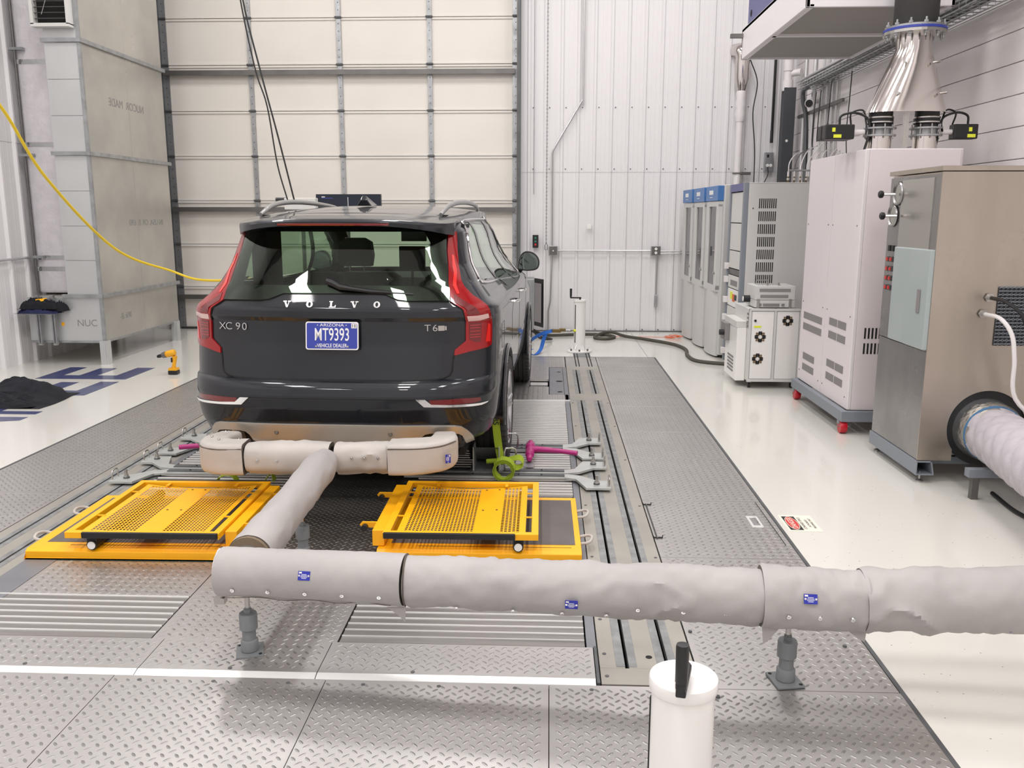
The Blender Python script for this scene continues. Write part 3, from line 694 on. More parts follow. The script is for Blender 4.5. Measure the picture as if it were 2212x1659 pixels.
# letters on the tailgate
def serif(ch, x, wd=.046, h=.036):
    q = MB(); fn = lambda px, pz, o: cxz(x + px, 1.183 + pz, o)
    a, b = wd / 2, h / 2
    polys = {'V': [[(-a, b), (-a, b - .006), (-a * .72, b - .006), (-.004, -b), (.005, -b), (a * .6, b - .006), (a, b - .006), (a, b), (a * .22, b), (a * .22, b - .006), (a * .42, b - .006), (.004, -b * .35), (-a * .28, b - .006), (-a * .1, b - .006), (-a * .1, b)]],
             'L': [[(-a * .85, b), (-a * .85, b - .005), (-a * .6, b - .005), (-a * .6, -b + .005), (-a * .85, -b + .005), (-a * .85, -b), (a * .85, -b), (a * .9, -b + .014), (a * .72, -b + .014), (a * .5, -b + .006), (-a * .1, -b + .006), (-a * .1, b - .005), (a * .1, b - .005), (a * .1, b)]]}
    if ch == 'O':
        K = 28; vs = []; c1 = [(a * .85 * cos(t * 2 * pi / K), b * sin(t * 2 * pi / K)) for t in range(K)]; c2 = [(a * .36 * cos(t * 2 * pi / K), b * .66 * sin(t * 2 * pi / K)) for t in range(K)]
        vs = [fn(p[0], p[1], .006) for p in c1] + [fn(p[0], p[1], .006) for p in c2] + [fn(p[0], p[1], .0) for p in c1] + [fn(p[0], p[1], .0) for p in c2]
        q.add(vs, [(i, (i + 1) % K, K + (i + 1) % K, K + i) for i in range(K)] + [(i, (i + 1) % K, 2 * K + (i + 1) % K, 2 * K + i) for i in range(K)] + [(K + i, K + (i + 1) % K, 3 * K + (i + 1) % K, 3 * K + i) for i in range(K)], 'badge'); return q.build('badge_letter', car)
    return patch('badge_letter', polys[ch][0], fn, .006, 'badge', car, .5, .5, th=.006, smooth=False)
for ch, x in zip('VOLVO', (-.272, -.137, .0, .130, .262)): serif(ch, x)
p = cxz(-.61, 1.045, .004); t1 = (cxz(-.55, 1.045) - cxz(-.67, 1.045)); u1 = (cxz(-.61, 1.08) - cxz(-.61, 1.01))
def italic(o):
    for v in o.data.vertices: pass
FX = frame(p, t1, u1)
for c_, dx in (('X', -.080), ('C', -.036), ('9', .026), ('0', .070)): text('badge_character', c_, .062, FX @ Matrix.Translation((dx, 0, 0)), 'badge', car, .003, 1.15, bold=-.0006)
p = cxz(.575, 1.045, .004); t1 = (cxz(.62, 1.045) - cxz(.53, 1.045)); u1 = (cxz(.575, 1.08) - cxz(.575, 1.01))
FX = frame(p, t1, u1)
for c_, dx in (('T', -.022), ('6', .022)): text('badge_character', c_, .056, FX @ Matrix.Translation((dx, 0, 0)), 'badge', car, .003, 1.2, bold=-.0006)
q = MB(); p = cxz(.643, 1.045, .004); q.xf = frame(p, cxz(.68, 1.04) - cxz(.6, 1.04), (0, 0, 1)); q.box(-.03, .008, -.015, .015, 0, .003, 'steel'); q.box(.010, .02, -.012, .012, 0, .003, 'steel'); q.build('badge_plate', car)
# licence plate
lp = MB(); Pl = []
def rrect(a, b, r, k=5):
    P = []
    for cx, cy, a0 in ((a - r, b - r, 0), (-a + r, b - r, 90), (-a + r, -b + r, 180), (a - r, -b + r, 270)):
        P += [(cx + r * cos(R(a0 + 90 * t / k)), cy + r * sin(R(a0 + 90 * t / k))) for t in range(k + 1)]
    return P
F0 = frame((0.0, .085, 1.004), (1, 0, 0), (0, .12, 1))
lp.xf = F0; lp.prism(rrect(.157, .082, .014), 'z', 0, .006, 'whitep'); lp.box(-.14, .14, -.06, .06, -.05, 0, 'black'); L0 = lp.build('license_plate', car)
q = MB(); q.xf = F0; q.prism(rrect(.150, .075, .010), 'z', .006, .0072, 'plateblue'); q.build('plate_field', L0)
q = MB(); q.xf = F0
for x in (-.094, .094): q.cyl((x, -.062, .007), (x, -.062, .011), .006, 'steel', 10)
q.build('plate_screw', L0)
q = MB(); q.xf = F0; q.box(.115, .147, .045, .073, .0072, .0082, 'whitep'); q.box(.12, .123, .049, .069, .0082, .0086, 'black'); q.box(.126, .127, .049, .069, .0082, .0086, 'black'); q.box(.133, .137, .049, .069, .0082, .0086, 'black'); q.box(.141, .143, .049, .069, .0082, .0086, 'black'); q.build('plate_sticker', L0)
def pt_(s, size, x, y, sx=1, b=0, m='white_txt'): text('plate_lettering', s, size, F0 @ Matrix.Translation((x, y, .0078)), m, L0, .0006, sx, bold=b)
pt_('MT9393', .104, 0, .004, .60, .0006); pt_('ARIZONA', .024, 0, .062, 1.35); pt_('VEHICLE DEALER', .030, 0, -.058, .78, .0003)
for x in (-.085, .085): pt_('*', .02, x, .058)
# wiper
q = MB(); P = [(-.035, 1.305), (.0, 1.295), (.045, 1.272), (.12, 1.262), (.22, 1.255), (.34, 1.248)]
q.tube([cxz(x, z, .035 - .02 * (i > 3)) for i, (x, z) in enumerate(P)], [.022, .024, .02, .014, .012, .010], 'black', 8); q.tube([cxz(.2, 1.25, .014), cxz(.47, 1.238, .012)], .007, 'black', 6); q.build('wiper', car, smooth=True)
# antenna fin
q = MB(); q.add([(-.055, 1.30, 1.757), (.055, 1.30, 1.757), (.04, 1.55, 1.766), (-.04, 1.55, 1.766), (-.016, 1.32, 1.83), (.016, 1.32, 1.83), (.01, 1.5, 1.78), (-.01, 1.5, 1.78), (-.022, 1.29, 1.80), (.022, 1.29, 1.80)], [(0, 1, 9, 8), (8, 9, 5, 4), (4, 5, 6, 7), (1, 2, 6, 5, 9), (0, 8, 4, 7, 3), (2, 3, 7, 6)], 'paint'); o = q.build('antenna_fin', car, bev=.006); o.location = (-.075, 0, .004)
# wheels
def wheel(s, wy):
    x1 = .975; x0 = .70; T = []
    prof_ = [(.255, x0 + .02), (.30, x0), (.35, x0 + .008), (.368, x0 + .03)]
    xx = x0 + .03
    for g in range(4):
        a = x0 + .03 + (x1 - x0 - .06) * (g + .82) / 4.7; prof_ += [(.3775, a - .022), (.3775, a), (.368, a + .001), (.368, a + .011), (.3775, a + .012)]
    prof_ += [(.3775, x1 - .035), (.366, x1 - .012), (.34, x1 - .002), (.30, x1), (.258, x1 - .012), (.25, x1 - .03), (.25, x0 + .03), (.255, x0 + .02)]
    q = MB(); q.lathe([(r, s * h) for r, h in prof_], (0, 0, 0), 'rubber', 48, 'x')
    for i in range(54):
        a = 2 * pi * i / 54
        q.tube([(s * (x0 + .005), .374 * cos(a), .374 * sin(a)), (s * (x0 + .04), .3785 * cos(a + .03), .3785 * sin(a + .03))], .004, 'dark', 4); q.tube([(s * (x1 - .04), .3785 * cos(a), .3785 * sin(a)), (s * (x1 - .004), .362 * cos(a + .03), .362 * sin(a + .03))], .004, 'dark', 4)
    t = q.build('wheel', car, smooth=True); t.location = (0, wy, .3795)
    q = MB(); q.lathe([(.252, s * (x1 - .028)), (.262, s * (x1 - .006)), (.250, s * (x1 - .008)), (.235, s * (x1 - .03)), (.232, s * (x0 + .06))], (0, 0, 0), 'rimsilver', 40, 'x')
    for i in range(5):
        for d in (-.13, .13):
            a = 2 * pi * i / 5 + d; a2 = 2 * pi * i / 5 + d * .5
            q.tube([(s * (x1 - .045), .05 * cos(a2), .05 * sin(a2)), (s * (x1 - .02), .15 * cos(a), .15 * sin(a)), (s * (x1 - .014), .246 * cos(a), .246 * sin(a))], [.022, .018, .015], 'rimsilver', 8)
    q.lathe([(0, s * (x1 - .02)), (.03, s * (x1 - .02)), (.06, s * (x1 - .045)), (.06, s * (x1 - .1))], (0, 0, 0), 'rimsilver', 20, 'x')
    q.build('rim', t, smooth=True)
    q = MB(); q.lathe([(.17, s * (x0 + .1)), (.17, s * (x0 + .13))], (0, 0, 0), 'steel', 24, 'x'); q.build('brake_disc', t, smooth=True)
for s in (1, -1):
    for wy in WH: wheel(s, wy)
# interior
def seat(x, y, hw=.24, hz=1.12, nm='front_seat'):
    q = MB(); q.box(x - hw, x + hw, y, y + .14, .55, hz, 'interior'); q.box(x - hw, x + hw, y + .1, y + .6, .55, .72, 'interior'); o = q.build(nm, car, bev=.05)
    q = MB(); q.cyl((x - .06, y + .07, hz - .05), (x - .06, y + .07, hz + .1), .008, 'steel', 6); q.cyl((x + .06, y + .07, hz - .05), (x + .06, y + .07, hz + .1), .008, 'steel', 6)
    q.prism([(x - .13, hz + .05), (x + .13, hz + .05), (x + .145, hz + .14), (x + .13, hz + .25), (x + .07, hz + .285), (x - .07, hz + .285), (x - .13, hz + .25), (x - .145, hz + .14)], 'y', y + .01, y + .12, 'interior'); q.build('headrest', o, bev=.02)
seat(-.415, 2.35, hz=1.225); seat(.38, 2.35, hz=1.06)
for x in (-.45, 0, .45): seat(x, 1.45, .2, 1.0, 'rear_seat')
q = MB(); q.box(-.72, .72, .35, 1.45, .66, .70, 'interior_dk'); q.box(-.76, .76, .5, 3.4, .40, .45, 'interior_dk'); q.box(-.62, .62, .24, .35, .66, 1.15, 'interior_dk'); q.build('cargo_floor', car)
q = MB(); q.prism([(3.3, .8), (3.3, 1.12), (3.36, 1.17), (3.72, 1.15), (3.8, .8)], 'x', -.76, .76, 'interior'); q.build('dashboard', car)
q = MB(); q.box(-.6, .6, .66, 2.6, 1.69, 1.70, 'interior'); q.box(-.70, -.60, .75, 1.05, .7, 1.64, 'interior_dk'); q.box(.60, .70, .75, 1.05, .7, 1.64, 'interior_dk'); q.build('headliner', car)
q = MB(); q.lathe([(.17, 0), (.185, .0), (.185, .02), (.17, .02)], (0, 0, 0), 'interior_dk', 24, 'y'); o = q.build('steering_wheel', car); o.location = (-.38, 3.12, 1.02); o.rotation_euler = (R(25), 0, 0)
q = MB(); q.box(-.15, .08, 3.02, 3.05, 1.465, 1.56, 'interior_dk'); q.cyl((0, 3.05, 1.55), (0, 3.1, 1.6), .012, 'interior_dk', 6); q.build('inside_mirror', car, bev=.015)
q = MB(); q.box(-.12, .11, 2.75, 2.78, 1.235, 1.43, 'interior_dk'); q.cyl((-.01, 2.78, .75), (-.01, 2.78, 1.25), .012, 'interior_dk', 8); q.build('test_monitor', car, bev=.006)
# ================================================================ FOREGROUND: EXHAUST DUCT, STANDS, RAMPS
pipe = thing('exhaust_duct', 'grey fabric-jacketed exhaust duct running from both tailpipes across the foreground', 'duct', (-1.2, 3.15, 0))
PO = V((1.2, -3.15, 0))
def jacket(name, pts, rs, m='jacket', n=48, flap=None, wr=.004, seed=0, k=3, sq=0, ends=True, label=None, top=0):
    P = curve(pts, k); K = len(P); T = [i / (K - 1) for i in range(K)]; xs_ = np.linspace(0, 1, len(rs)); vs = []; u = V((0, 0, 1))
    for i, p in enumerate(P):
        d = (P[min(i + 1, K - 1)] - P[max(i - 1, 0)]).normalized(); uu = (u - d * u.dot(d)).normalized(); a = d.cross(uu)
        r = float(np.interp(T[i], xs_, rs))
        for j in range(n):
            an = 2 * pi * j / n; c, s_ = cos(an), sin(an)
            if sq: e = (abs(c) ** sq + abs(s_) ** sq) ** (-1 / sq)
            else: e = 1
            q = p + a * (c * r * e) + uu * (s_ * r * e)
            w1 = noise.noise(V((q.x * 7 + seed, q.y * 7, q.z * 5))) * wr + abs(noise.noise(V((q.x * 17 + seed, q.y * 9, q.z * 14 + seed)))) * wr * 1.1
            rg = max(0, 1 - abs(noise.noise(V((q.x * 6 + q.z * 7 + seed, q.y * 6, q.z * 8 - q.x * 5)))) * 3.2) ** 1.6 * max(0, noise.noise(V((q.x * 4 - seed, q.y * 3, 2))) + .15)
            w1 += rg * wr * 2.0
            if i in (0, K - 1): w1 *= .3
            e2 = 1
            if flap and abs(an - 1.5 * pi) < .23: e2 = 1 + flap * (1 - abs(an - 1.5 * pi) / .23) * (1 + .5 * noise.noise(V((q.x * 6, seed, 0))))
            vs.append(tuple(p + PO + a * (c * r * e * e2) + uu * (s_ * r * e * e2) + (a * c + uu * s_) * w1))
    fs = [(i * n + j, i * n + (j + 1) % n, (i + 1) * n + (j + 1) % n, (i + 1) * n + j) for i in range(K - 1) for j in range(n)]
    q = MB(); q.add(vs, fs, m)
    if ends:
        for b in (0, (K - 1) * n):
            c = sum((V(vs[b + j]) for j in range(n)), V()) / n
            inn = [tuple(c + (V(vs[b + j]) - c) * .72) for j in range(n)]
            q.add([vs[b + j] for j in range(n)] + inn, [(j, (j + 1) % n, n + (j + 1) % n, n + j) for j in range(n)], 'seam')
    return q.build(name, pipe, smooth=True, label=label)
def snap(p, nrm):
    q = MB(); q.cyl((0, 0, 0), (0, 0, .004), .0085, 'chrome', 12, .0075); q.cyl((0, 0, .004), (0, 0, .006), .004, 'steel', 8, .002)
    o = q.build('snap_button', pipe, smooth=True); o.location = V(p) + PO; o.rotation_euler = V(nrm).to_track_quat('Z', 'Y').to_euler(); return o
def tagp(p, nrm, w=.046, h=.034):
    q = MB(); q.box(-w / 2, w / 2, -h / 2, h / 2, 0, .0015, 'tagblue'); q.box(-w / 2 + .003, -w / 2 + .014, h / 2 - .009, h / 2 - .003, .0015, .002, 'white_txt')
    for i, ww in enumerate((.02, .024, .026, .018)): q.box(-ww / 2, ww / 2, .004 - i * .0048, .0058 - i * .0048, .0015, .0019, 'white_txt')
    for x in (-w / 2 + .005, w / 2 - .005): q.cyl((x, 0, .0015), (x, 0, .003), .004, 'chrome', 8)
    o = q.build('label_tag', pipe); o.location = V(p) + PO; o.rotation_euler = nrm; return o
def hp(x):   # axis of the cross pipe
    t = (x + 1.24) / 2.9; return V((x, 3.162 - .080 * (x + 1.24), .334 + .018 * max(0, t) + (.03 * sst(1.0, 1.8, x))))
def hseg(a, b, r0, r1, **k): return jacket('insulation_jacket', [hp(a + (b - a) * i / 8) for i in range(9)], [r0, r0, (r0 + r1) / 2, r1, r1], **k)
hseg(-1.262, -.535, .094, .097, wr=.004, seed=1, flap=.10, k=8)
hseg(-.528, .80, .092, .097, wr=.010, seed=5, flap=.16, k=10)
hseg(.775, 1.14, .107, .105, wr=.008, seed=9, flap=.02, k=8)
hseg(1.125, 2.45, .110, .111, wr=.012, seed=12, flap=.05, k=10)
q = MB(); q.tube([hp(-1.245) + PO, hp(2.5) + PO], .055, 'foil', 14); q.build('inner_pipe', pipe, smooth=True)
for x, z, in [(-1.19, 1), (-1.05, 1), (-.905, 1), (-.762, 1), (-.62, 1), (.33, 1), (.49, 1), (.64, 1), (.85, 2), (.955, 2), (1.065, 2)]:
    p = hp(x); r = .099 if z == 1 else .110; a = R(-20 if z == 1 else -14); snap(p + V((0, -cos(a) * r, sin(a) * r)), (0, -cos(a), sin(a)))
for x in (-.33, -.12, .06, .22):
    p = hp(x); a = R(-42); snap(p + V((0, -cos(a) * .104, sin(a) * .104)), (0, -cos(a), sin(a)))
for x, a, r in [(-.905, 22, .098), (.092, -8, .116), (.92, 22, .112)]:
    p = hp(x); A = R(a); tagp(p + V((0, -cos(A) * r, sin(A) * r)), (R(90 - a), 0, R(-4)))
p = hp(1.62); tagp(p + V((0, -.06, -.092)), (R(150), 0, 0))
# hanging fabric corners at the jacket joints
for pts in ([(-.60, -.095), (-.528, -.092), (-.532, -.155), (-.56, -.125)], [(.775, -.08), (.85, -.09), (.80, -.155), (.785, -.165)], [(1.06, -.09), (1.14, -.08), (1.135, -.145), (1.10, -.12)]):
    q = MB(); x0 = hp(pts[0][0]); q.prism([(p[0] + PO.x, hp(p[0]).z + p[1]) for p in pts], 'y', hp(pts[0][0]).y + PO.y - .045, hp(pts[0][0]).y + PO.y - .041, 'jacket'); q.build('fabric_flap', pipe)
for a, b in ((-.53, .0), (.778, .004), (1.135, .004)):
    p = hp(a); q = MB(); q.lathe([(.097 + b, -.003), (.1 + b, 0), (.097 + b, .003)], p + PO, 'seam', 32, 'x'); q.build('edge_stitch', pipe)
q = MB(); q.tube([hp(x) + PO + V((0, -.070, -.072 - .004 * sin(x * 30))) for x in np.linspace(-1.22, -.58, 26)], .0016, 'seam', 4); q.build('seam_line', pipe)
# arm along the car axis
jacket('insulation_jacket', [(-1.195, 3.29, .345), (-1.20, 3.7, .355), (-1.205, 4.1, .365), (-1.21, 4.45, .378), (-1.21, 4.56, .38)], [.092, .086, .083, .082, .07], wr=.008, seed=21, k=7)
q = MB(); q.tube([V((-1.197, 3.42, .345)) + PO, V((-1.2, 3.25, .34)) + PO, V((-1.215, 3.17, .335)) + PO], [.075, .062, .06], 'foil', 16); q.lathe([(.072, 0), (.088, 0), (.088, .02), (.072, .02)], V((-1.196, 3.27, .345)) + PO, 'brown', 24, 'y'); q.build('clamp_elbow', pipe, smooth=True)
q = MB(); q.lathe([(.075, 0), (.094, .0), (.094, .012), (.075, .012)], V((-1.27, 3.165, .334)) + PO, 'steel', 24, 'x'); q.box(-.09, -.05, -.02, .015, .21, .235, 'steel'); q.build('hose_clamp', pipe)
# manifold behind the bumper
MY = 4.63
jacket('insulation_jacket', [(-1.655, MY, .378), (-1.5, MY, .382), (-1.35, MY, .384), (-1.19, MY, .386)], [.078, .083, .083, .08], m='jacket_w', wr=.007, seed=31, k=6, flap=.2, sq=2.6)
jacket('insulation_jacket', [(-1.16, MY, .386), (-1.05, MY, .388), (-.95, MY, .39), (-.868, MY, .39)], [.08, .078, .078, .08], m='jacket_w', wr=.008, seed=35, k=6, flap=.25, sq=2.6)
jacket('insulation_boot', [(-1.665, MY, .38), (-1.78, MY + .0, .378), (-1.855, MY + .05, .376), (-1.885, MY + .16, .374), (-1.875, MY + .33, .372)], [.088, .088, .088, .082, .070], m='jacket_w', wr=.003, seed=41, k=5, sq=7)
jacket('insulation_boot', [(-.862, MY, .39), (-.72, MY + .0, .394), (-.62, MY + .04, .398), (-.585, MY + .14, .396), (-.60, MY + .34, .385)], [.088, .088, .086, .080, .066], m='jacket_w', wr=.003, seed=45, k=5, sq=7)
for s, P in ((0, [(-1.665, MY - .086, .445), (-1.80, MY - .084, .442), (-1.90, MY - .03, .440), (-1.965, MY + .06, .441)]), (1, [(-.862, MY - .086, .455), (-.70, MY - .084, .458), (-.58, MY - .04, .463), (-.508, MY + .06, .466)])):
    q = MB(); q.tube([V(p) + PO for p in curve(P, 5)], .004, 'seam', 6); q.build('boot_seam', pipe, smooth=True)
for x, y, z in [(-1.83, 4.66, .469), (-1.72, 4.67, .468), (-1.90, 4.74, .465), (-1.86, 4.85, .468)]: snap((x, y, z), (0, 0, 1))
for x in (-1.06, -.99, -.915): snap((x, MY - .088, .405), (0, -1, .1))
for x in (-1.58, -1.47): snap((x, MY - .089, .385), (0, -1, 0))
tagp((-.54, MY - .035, .392), (R(90), R(90), R(25)), .05, .03)
def ribbon(q, P, wd, m, t=.0025, wdir=(1, 0, 0)):
    P = [V(p) for p in P]; wd_ = V(wdir).normalized() * wd / 2; vs = []
    for i, p in enumerate(P):
        d = (P[min(i + 1, len(P) - 1)] - P[max(i - 1, 0)]).normalized(); nn = d.cross(wd_).normalized() * t / 2
        vs += [p - wd_ - nn, p + wd_ - nn, p + wd_ + nn, p - wd_ + nn]
    k = len(P); fs = [(i * 4 + j, i * 4 + (j + 1) % 4, (i + 1) * 4 + (j + 1) % 4, (i + 1) * 4 + j) for i in range(k - 1) for j in range(4)] + [(0, 1, 2, 3), (k * 4 - 4, k * 4 - 3, k * 4 - 2, k * 4 - 1)]
    q.add(vs, fs, m); return q
# stands
def stand(x, y, top, rz, label):
    t = thing('pipe_stand', label, 'pipe stand', (x, y, 0), rz, 'grey pipe stands under the duct')
    q = MB(); q.box(-.052, .052, -.058, .058, .002, .010, 'greyp'); q.build('base_plate', t, bev=.001)
    for a in ((-.04, .045), (.04, -.045)):
        q = MB(); q.cyl((a[0], a[1], .010), (a[0], a[1], .0112), .007, 'dark', 12); q.build('bolt_hole', t)
    q = MB(); q.lathe([(.030, .010), (.034, .012), (.034, .052), (.031, .056), (.027, .058), (.026, .098), (.031, .100), (.035, .103), (.035, .160), (.033, .166), (.012, .168)], (0, 0, 0), 'greyp', 28); q.build('column', t, smooth=True)
    q = MB(); q.cyl((0, 0, .166), (0, 0, .184), .016, 'greyp', 6); q.cyl((0, 0, .184), (0, 0, .19), .012, 'greyp', 10); q.build('lock_nut', t)
    q = MB(); q.cyl((0, 0, .18), (0, 0, top), .0105, 'steel', 12); q.build('threaded_rod', t, smooth=True); return t
stand(-1.168, 3.155, .250, R(18), 'grey pipe stand at the left end of the front duct')
stand(.89, 3.02, .262, R(10), 'grey pipe stand under the wide cuff on the right duct')
stand(-1.225, 4.13, .290, R(5), 'grey pipe stand behind the front duct, under the arm to the car')
# yellow ramps
def ramp(cx, cy, mirx, label, label2, hx, sl):
    t = thing('ramp_platform', label, 'platform', (cx, cy, 0), sl, 'yellow floor platforms')
    W, D, H = 1.03, .86, .050
    q = MB(); q.prism([(-.02, .004), (0, .004), (0, H - .012), (.02, H), (D, H), (D, .004)], 'x', -W / 2, W / 2, 'yellow'); q.build('platform_body', t, bev=.003)
    q = MB(); q.box(-W / 2 + .06, W / 2 - .03, .10, D - .05, H, H + .0015, 'greymat'); q.build('grip_mat', t)
    q = MB(); q.box(-W / 2 + .2, W / 2 - .05, .062, .066, H, H + .0008, 'dark'); q.build('edge_slot', t)
    q = MB(); q.box(-W * .4, W * .42, -.012, .05, 0.001, .0038, 'green'); q.build('rubber_pad', t)
    for y in (.22, .62):
        s = mirx; q = MB(); x = s * W / 2; q.tube(curve([(x - s * .005, y - .05, .030), (x + s * .045, y - .05, .040), (x + s * .062, y, .048), (x + s * .045, y + .05, .040), (x - s * .005, y + .05, .030)], 5), .008, 'jacket_w', 8); q.build('carry_handle', t, smooth=True)
    # guard frame on top
    g = thing('guard_frame', label2, 'guard frame', (cx + hx, cy, 0), sl, 'yellow mesh frames')
    z0, z1 = .118, .150; w, d = .775, .87; y0 = -.022
    q = MB(); e = .035
    q.box(-w / 2, w / 2, y0, y0 + e, z0, z1, 'yellow'); q.box(-w / 2, w / 2, y0 + d - e, y0 + d, z0, z1, 'yellow'); q.box(-w / 2, -w / 2 + e, y0 + e, y0 + d - e, z0, z1, 'yellow'); q.box(w / 2 - e, w / 2, y0 + e, y0 + d - e, z0, z1, 'yellow'); q.build('outer_frame', g, bev=.002)
    # dished perforated sheet
    mw, md = w / 2 - .065, d - .10; yy0 = y0 + .045
    sag = lambda x: .141 - .022 * (1 - (x / mw) ** 2)
    bx0, bx1 = (-.08, .055) if mirx < 0 else (.055, .19)
    q = MB(); px, py_ = .0175, .0235
    for (a, b) in ((-mw + .03, bx0), (bx1, mw - .03)):
        nx = int((b - a) / px); ny = int((md - .03) / py_); dx = (b - a) / nx
        for i in range(nx + 1):
            x = a + i * dx; z = sag(x); q.add([(x - .0036, yy0 + .01, z), (x + .0036, yy0 + .01, z), (x + .0036, yy0 + md - .01, z), (x - .0036, yy0 + md - .01, z)], [(0, 1, 2, 3)], 'yellow')
        for j_ in range(ny + 1):
            y = yy0 + .012 + j_ * (md - .024) / ny; k = 10; vs = []
            for i in range(k + 1): x = a + (b - a) * i / k; vs += [(x, y - .004, sag(x) + .0004), (x, y + .004, sag(x) + .0004)]
            q.add(vs, [(2 * i, 2 * i + 2, 2 * i + 3, 2 * i + 1) for i in range(k)], 'yellow')
    q.build('perforated_sheet', g, fix=False, kind='stuff')
    q = MB()
    def sheet(a, b, c, dd, k=8):
        vs = []
        for i in range(k + 1):
            x = a + (b - a) * i / k; z = sag(x); vs += [(x, c, z - .0008), (x, dd, z - .0008), (x, dd, z + .0012), (x, c, z + .0012)]
        q.add(vs, [(4 * i + m_, 4 * i + (m_ + 1) % 4, 4 * i + 4 + (m_ + 1) % 4, 4 * i + 4 + m_) for i in range(k) for m_ in range(4)] + [(0, 1, 2, 3), (4 * k, 4 * k + 1, 4 * k + 2, 4 * k + 3)], 'yellow')
    sheet(bx0, bx1, yy0, yy0 + md); sheet(-mw, -mw + .032, yy0, yy0 + md, 2); sheet(mw - .032, mw, yy0, yy0 + md, 2); sheet(-mw, mw, yy0, yy0 + .012); sheet(-mw, mw, yy0 + md - .016, yy0 + md)
    q.build('center_plate', g)
    for x in (bx0 + .03, bx1 - .03):
        for y in (yy0 + .03, yy0 + md / 2, yy0 + md - .03):
            q = MB(); q.cyl((x, y, sag(x)), (x, y, sag(x) + .004), .006, 'brass', 8); q.build('rivet', g)
    for x, y, ddx, ddy in [(-.2, y0 + d - .055, .018, .05), (.2, y0 + d - .055, .018, .05), (-w / 2 + .05, .25, .05, .014), (-w / 2 + .05, .65, .05, .014), (w / 2 - .05, .25, .05, .014), (w / 2 - .05, .65, .05, .014)]:
        q = MB(); q.box(x - ddx / 2, x + ddx / 2, y - ddy / 2, y + ddy / 2, .140, .1445, 'yellow'); q.build('sheet_clip', g)
    a, b = (-w / 2 + .09, w / 2 - .005) if mirx < 0 else (-w / 2 + .005, w / 2 - .115)
    q = MB(); q.box(a, b, y0 - .012, y0 + .004, z0 + .004, z1 + .003, 'black'); q.build('rubber_edge', g, bev=.003)
    q = MB(); q.box(a, b, y0 + d - .004, y0 + d + .012, z0 + .004, z1 + .003, 'black'); q.build('rubber_edge', g, bev=.003)
    # roller foot
    xc = -w / 2 + .125 if mirx < 0 else w / 2 - .10
    q = MB(); q.cyl((xc, y0 + .015, .077), (xc, y0 + d - .03, .077), .026, 'black', 16); q.box(xc - .025, xc + .025, y0 + .02, y0 + .07, .08, z0 + .004, 'black'); q.build('foot_tube', g, smooth=True)
    q = MB(); q.lathe([(.0, 0), (.020, 0), (.020, .004)], (0, 0, 0), 'whitep', 18, 'y'); o = q.build('tube_cap', g); o.location = (xc, y0 + .010, .077)
    # side channel with hinge lugs
    s = -mirx; x = s * (w / 2 + .035)
    q = MB(); q.box(min(x - .03, x + .03), max(x - .03, x + .03), .05, d - .06, H + .002, .136, 'yellow'); q.build('side_channel', g, bev=.003)
    for y in (.17, .66):
        q = MB(); q.prism([(x - .01 if s > 0 else x + .01, .105), (x + s * .105, .105), (x + s * .118, .12), (x + s * .105, .135), (x - .01 if s > 0 else x + .01, .135)], 'y', y, y + .012, 'yellow'); q.cyl((x + s * .09, y - .03, .11), (x + s * .09, y + .02, .11), .017, 'black', 14); q.build('hinge_lug', g, bev=.001)
    return t
ramp(-2.103, 4.06, -1, 'wide yellow platform on the floor at left with grey mat', 'yellow perforated frame lying on the left platform', .095, R(.8))
ramp(-.337, 4.12, 1, 'wide yellow platform on the floor at right with grey mat', 'yellow perforated frame lying on the right platform', -.09, R(.5))
# ================================================================ WHEEL RESTRAINT BARS on the rails
def restraint(x, y, rz, flip, label, w=0):
    t = thing('tie_down_bar', label, 'tie-down bar', (x, y, 0), rz, 'galvanized tie-down bars across the rollers')
    s = flip
    q = MB(); q.prism([(-.07, -.075 * s), (.085, -.075 * s), (.085, .075 * s), (.0, .085 * s), (-.10, .185 * s), (-.18, .212 * s), (-1.25, .212 * s), (-1.25, .142 * s), (-.20, .142 * s), (-.13, .11 * s), (-.10, .02 * s)][::1 if s > 0 else -1], 'z', .012, .028, 'galv_lt'); q.build('bar_plate', t, bev=.0015)
    q = MB(); q.box(-1.24, -.2, min(.15 * s, .195 * s), max(.15 * s, .195 * s), .0285, .034, 'galv_dk'); q.build('bar_channel', t)
    q = MB(); q.cyl((0, 0, .002), (0, 0, .036), .020, 'galv_dk', 12); q.cyl((0, 0, .036), (0, 0, .050), .017, 'steel', 6); q.cyl((0, 0, .05), (0, 0, .085), .009, 'steel', 8); q.build('anchor_bolt', t)
    q = MB(); q.tube(curve([(.075, -.042, .028), (.078, -.04, .075), (.078, -.01, .085), (.078, .025, .075), (.075, .035, .028)], 5), .005, 'steel', 8); q.build('lift_handle', t, smooth=True)
    for a in (-.35, -.5, -.65, -.8):
        q = MB(); q.cyl((a, .172 * s, .034), (a, .172 * s, .0375), .006, 'dark', 8); q.build('bolt_hole', t)
    return t
lab = ['farthest galvanized bar plate on the {} rail beside the rear wheel', 'second galvanized bar plate from the car on the {} rail, above the pink lever', 'third galvanized bar plate on the {} rail, below the pink lever', 'galvanized bar plate on the {} rail nearest the yellow frames']
for k, (y, fl_) in enumerate([(6.43, -1), (6.00, 1), (5.78, -1), (5.33, 1)]):
    restraint(.315, y, 0, fl_, lab[k].format('right'))
    restraint(-2.715, y, pi, -fl_, lab[k].format('left'))
